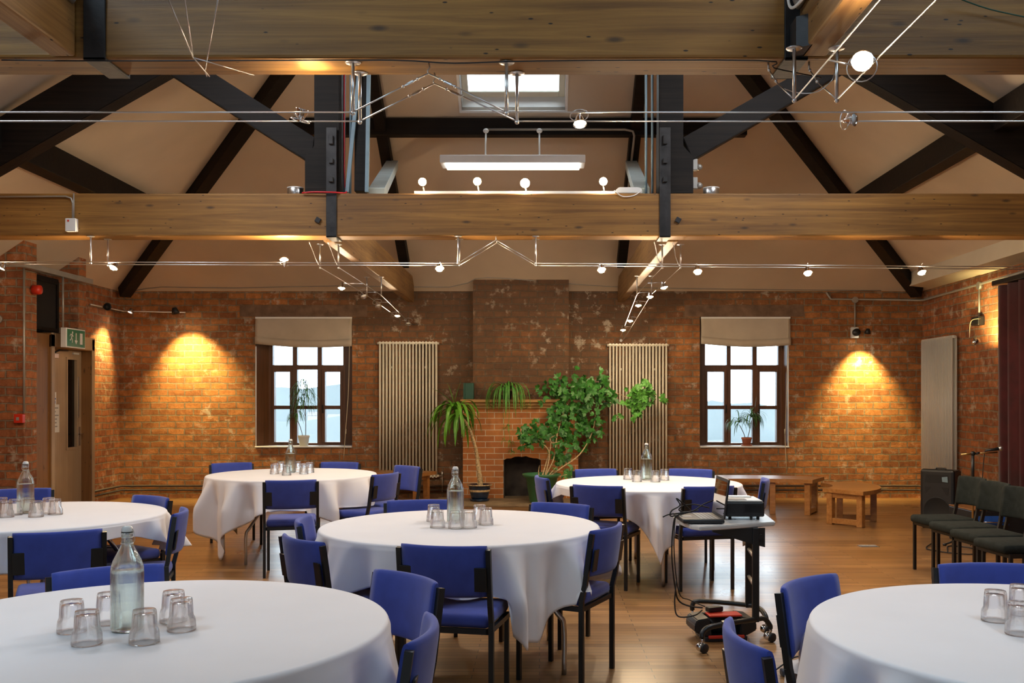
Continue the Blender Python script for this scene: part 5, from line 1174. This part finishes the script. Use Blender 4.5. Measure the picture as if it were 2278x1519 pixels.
# spider plant on the mantel, with runners
base = Vector((W(1129, 888, 13.66).x, 13.67, 1.431)); t = thing('potted_spider_plant', 'spider plant in a small dark pot on the wooden mantel, trailing runners', 'plant', base)
b = B(); lathe(b, [(0, 0), (.055, 0), (.068, .11), (.072, .112), (.066, .118), (.06, .10), (0, .10)], 24); obj('pot', b, 'black_plastic', t)
b = B()
for k in range(54):
    a = r.uniform(0, 2*PI); d = Vector((math.cos(a)*.9, -abs(math.sin(a))*.6-.05, r.uniform(.5, 1.5))); strap_leaf(b, (0.02*math.cos(a), .02*math.sin(a), .10), d, r.uniform(.40, .72), .019, r.uniform(5.5, 10.), 12)
obj('leaves', b, 'leaf_spider', t)
b = B(); r1 = [(0, -.03, .1), (-.0, -.14, .08), (.03, -.17, -.15), (.02, -.16, -.4), (.05, -.15, -.62), (.08, -.15, -.78)]; tube(b, r1, .0025, 5, 5)
tube(b, [(-.01, -.03, .1), (-.05, -.14, .05), (-.05, -.16, -.2), (-.04, -.16, -.5), (-.03, -.16, -.6)], .0025, 5, 5)
for P_ in ((.05, -.15, -.62), (.07, -.15, -.74), (-.03, -.16, -.58), (.02, -.16, -.4), (-.045, -.16, -.42)):
    for k in range(9): a = r.uniform(0, 2*PI); strap_leaf(b, P_, (math.cos(a), math.sin(a)*.5-.2, r.uniform(-.1, 1.)), r.uniform(.07, .16), .010, 4., 6)
obj('runners', b, 'leaf_spider', t)
# large umbrella plant in the green pot
base = Vector((.03, 13.12, .028)); t = thing('potted_umbrella_plant', 'big umbrella plant climbing the wall from a large green pot', 'plant', base)
pot(t, [(0, 0), (.15, 0), (.165, .02), (.215, .34), (.235, .345), (.265, .375), (.262, .395), (.238, .395), (.225, .37), (.20, .35), (0, .34)], 'pot_green')
b = B(); lathe(b, [(0, .352), (.2, .345), (0, .342)], 20); obj('soil', b, 'soil', t)
def L(px, py, Y=13.4): return W(px, py, Y)-base
b = B(); stems = [[L(1203, 1070, 13.1), L(1215, 1030, 13.2), L(1225, 990, 13.3), L(1222, 955, 13.35)], [L(1207, 1070, 13.1), L(1232, 1020, 13.25), L(1240, 965, 13.4), L(1262, 900, 13.6), L(1300, 850, 13.7)],
    [L(1210, 1070, 13.1), L(1222, 1010, 13.2), L(1205, 985, 13.2), L(1185, 970, 13.2)], [L(1205, 1072, 13.1), L(1250, 1040, 13.2), L(1290, 1010, 13.4), L(1318, 960, 13.6), L(1330, 900, 13.7), L(1355, 872, 13.6), L(1400, 885, 13.4)],
    [L(1200, 1072, 13.1), L(1198, 1050, 13.1), L(1200, 1035, 13.1)], [L(1212, 1068, 13.1), L(1232, 1045, 13.1), L(1238, 1038, 13.1)], [L(1212, 1062, 13.0), L(1240, 1060, 13.0), L(1262, 1055, 13.0)], [L(1222, 975, 13.3), L(1235, 968, 13.3), L(1240, 960, 13.3)], [L(1222, 975, 13.3), L(1228, 985, 13.2), L(1245, 982, 13.2)]]
for s_ in stems: tube(b, s_, [.012, .009, .006, .003], 7, 5)
obj('stems', b, 'bark_pale', t)
clusters = [((1262, 890), 52, 52, 13.62, 150), ((1300, 860), 34, 26, 13.68, 60), ((1240, 865), 26, 26, 13.6, 46), ((1312, 905), 36, 46, 13.6, 80), ((1240, 935), 34, 30, 13.5, 62), ((1185, 972), 26, 22, 13.25, 70), ((1215, 960), 20, 20, 13.3, 34), ((1268, 965), 34, 30, 13.5, 58),
    ((1312, 962), 26, 30, 13.6, 52), ((1245, 1010), 28, 26, 13.35, 46), ((1262, 1050), 18, 14, 13.2, 22), ((1340, 852), 22, 18, 13.65, 36), ((1360, 878), 16, 14, 13.5, 18), ((1420, 888), 36, 30, 13.4, 110), ((1440, 870), 16, 14, 13.4, 20), ((1414, 912), 14, 16, 13.4, 22), ((1475, 885), 4, 12, 13.4, 6)]
b = B(); b2 = B(); nl = 0
for (px, py), sx, sy, Y, n in clusters:
    tgt = b2 if px > 1380 else b
    for k in range(int(n*.62)):
        u = rv(r, .5); q = L(px+u.x*sx, py+u.z*sy, Y+u.y*.16); nn = Vector((r.gauss(0, .5), -1, r.gauss(.5, .5))).normalized()
        d0 = Vector((r.gauss(0, 1), -.3, r.gauss(-.3, .6))).normalized(); m5 = r.choice((3, 4, 5))
        for j in range(m5):   # palmate cluster of leaflets
            ang = (j-(m5-1)/2)*.75; d = Matrix.Rotation(ang, 3, nn) @ d0; leaflet(tgt, q, d, nn, r.uniform(.055, .095), r.uniform(.032, .045))
obj('foliage', b, 'leaf_green', t); m2 = obj('branch_foliage', b2, 'leaf_spider', t); m2['label'] = 'lighter green outer branch'
# window plants
base = Vector((W(677, 994, 14.2).x, 14.17, WZ0+.021)); t = thing('potted_dracaena', 'tall wispy dragon plant in a white pot on the left window sill', 'plant', base)
b = B(); lathe(b, [(0, 0), (.062, 0), (.078, .12), (.084, .122), (.086, .150), (.079, .152), (.07, .12), (0, .12)], 28); obj('pot', b, 'pot_white', t)
def L(px, py, Y=14.15): return W(px, py, Y)-base
b = B(); tube(b, [L(680, 968), L(680, 935), L(679, 905), L(676, 870), L(681, 845)], .006, 6, 4); tube(b, [L(673, 968), L(668, 950), L(662, 935)], .005, 6, 4); tube(b, [L(679, 925), L(676, 915), L(675, 905)], .004, 6); obj('stems', b, 'stem_brown', t)
b = B()
for k in range(120):
    f = r.random(); o_ = L(675+r.gauss(0, 3), 850+f*55, 14.15); a = r.uniform(0, 2*PI); strap_leaf(b, o_, (math.cos(a), math.sin(a)*.35-.15, r.uniform(.1, .9)), r.uniform(.22, .36), .011, r.uniform(4, 8), 8)
for k in range(26): a = r.uniform(0, 2*PI); strap_leaf(b, L(660, 925+r.uniform(-12, 5)), (math.cos(a)*.7-.2, math.sin(a)*.3-.2, .2), r.uniform(.18, .28), .012, 6, 7)
for dx, dy in ((14, -32), (20, -24), (22, -8), (-2, -22)): strap_leaf(b, L(681, 848), (dx, -3, -dy), .24, .010, .6, 6)
obj('leaves', b, 'leaf_window', t)
base = Vector((W(1660, 998, 14.2).x, 14.17, WZ0+.021)); t = thing('potted_palm', 'small spiky palm in a terracotta pot on the right window sill', 'plant', base)
b = B(); lathe(b, [(0, .012), (.055, .012), (.070, .095), (.076, .096), (.077, .120), (.070, .122), (.064, .09), (0, .09)], 28); obj('pot', b, 'terracotta', t)
b = B(); lathe(b, [(0, 0), (.075, 0), (.088, .014), (.08, .014), (0, .011)], 28); obj('saucer', b, 'terracotta', t)
b = B(); tube(b, [L2 for L2 in (W(1658, 980, 14.15)-base, W(1655, 965, 14.15)-base, W(1645, 945, 14.15)-base)], .005, 6, 3); tube(b, [W(1662, 980, 14.15)-base, W(1668, 955, 14.15)-base, W(1672, 935, 14.15)-base], .005, 6, 3); obj('stems', b, 'stem_brown', t)
b = B()
for (cx_, cy_), n in (((1645, 940), 44), ((1672, 928), 62)):
    for k in range(n):
        a = r.uniform(0, 2*PI); strap_leaf(b, W(cx_, cy_, 14.15)-base, (math.cos(a), math.sin(a)*.35-.15, r.uniform(-.1, 1.1)), r.uniform(.20, .34), .013, r.uniform(2.5, 6), 8)
strap_leaf(b, W(1678, 920, 14.15)-base, (.12, 0, 1), .26, .010, .2, 6)
obj('leaves', b, 'leaf_window', t)

# ================================================================== the view outside: the hall stands high above a valley
b = B(); box(b, -120, 120, 18, 190, -14.2, -14.0); o = obj('valley_ground', b, 'ground_far'); tag(o, 'pale valley floor far below the windows', 'ground')
def ridge(label, y, h, sd, x0=-170, x1=170):
    rr = random.Random(sd); b = B(); n = 90; g = []
    ph = [rr.uniform(0, 6) for _ in range(6)]
    for i in range(n+1):
        x = x0+(x1-x0)*i/n; hh = h+2.2*math.sin(x*.03+ph[0])+1.2*math.sin(x*.09+ph[1])+.5*math.sin(x*.3+ph[2])+.35*math.sin(x*.9+ph[3])
        g.append([b.verts.new((x, y+d, z)) for d, z in ((-30, -14), (-14, -14+(hh+14)*.55), (0, hh), (14, -14))])
    for i in range(n):
        for j in range(3): b.faces.new((g[i][j], g[i+1][j], g[i+1][j+1], g[i][j+1])).smooth = True
    tag(obj('hillside', b, 'hill_far'), label, 'hill')
ridge('distant wooded hill seen through the windows', 170, 1.5, 5)
ridge('nearer low hill in the haze below the far one', 120, -2.6, 9)
def bare_tree(label, x, y, z, H, sd):
    rr = random.Random(sd); t = thing('bare_tree', label, 'tree', (x, y, z), 0, 'bare trees outside the windows'); b = B(); tips = []
    def grow(p, d, L_, rad, lv, bm):
        q = p+d*L_; tube(bm, [p, (p+q)/2+rv(rr, L_*.03), q], [rad, rad*.65], 4 if lv else 6, cap=False)
        if lv >= 5: return
        for k in range(3 if lv < 4 else 2):
            nd = (d+rv(rr, .42)+Vector((0, 0, .15))).normalized(); grow(p.lerp(q, rr.uniform(.6, 1)), nd, L_*rr.uniform(.6, .8), rad*.55, lv+1, bm)
    b0 = B(); tube(b0, [(0, 0, 0), (0, 0, H*.28)], [H*.022, H*.016], 7); obj('trunk', b0, 'tree_bark', t)
    for k in range(3): grow(Vector((0, 0, H*.26)), (Vector((0, 0, 1))+rv(rr, .35)).normalized(), H*.22, H*.011, 1, b)
    obj('branches', b, 'tree_bark', t)
for i, (x, y, H, lb) in enumerate(((-8.0, 30, 16.5, 'leafless tree seen low in the left window, left panes'), (-9.6, 40, 16.3, 'leafless tree seen low in the left window, middle pane'), (-11.0, 50, 16.6, 'leafless tree seen low in the left window, right panes'), (-16.4, 61, 16.8, 'leafless tree farthest left outside the left window'),
        (5.7, 31, 16.0, 'leafless tree seen low in the right window, left panes'), (10.2, 44, 16.2, 'leafless tree seen low in the right window, right panes'))):
    bare_tree(lb, x, y, -14, H, 20+i)
for i, (x, y, lb) in enumerate(((-36.5, 157, 'tiny pale house far off behind the left window, left one'), (-33.5, 158, 'tiny pale house far off behind the left window, middle one'), (-31.0, 157, 'tiny pale house far off behind the left window, right one'))):
    t = thing('valley_house', lb, 'house', (x, y, -6), 0, 'houses down in the valley'); h_ = 4.6-i*.4; b = B(); box(b, -.95, .95, -1, 1, 0, h_); obj('walls', b, 'house_render', t)
    b = B(); prism(b, [(-1.05, h_), (1.05, h_), (0, h_+.6)], -1.05, 1.05, 'yz'); obj('roof', b, 'slate_roof', t)
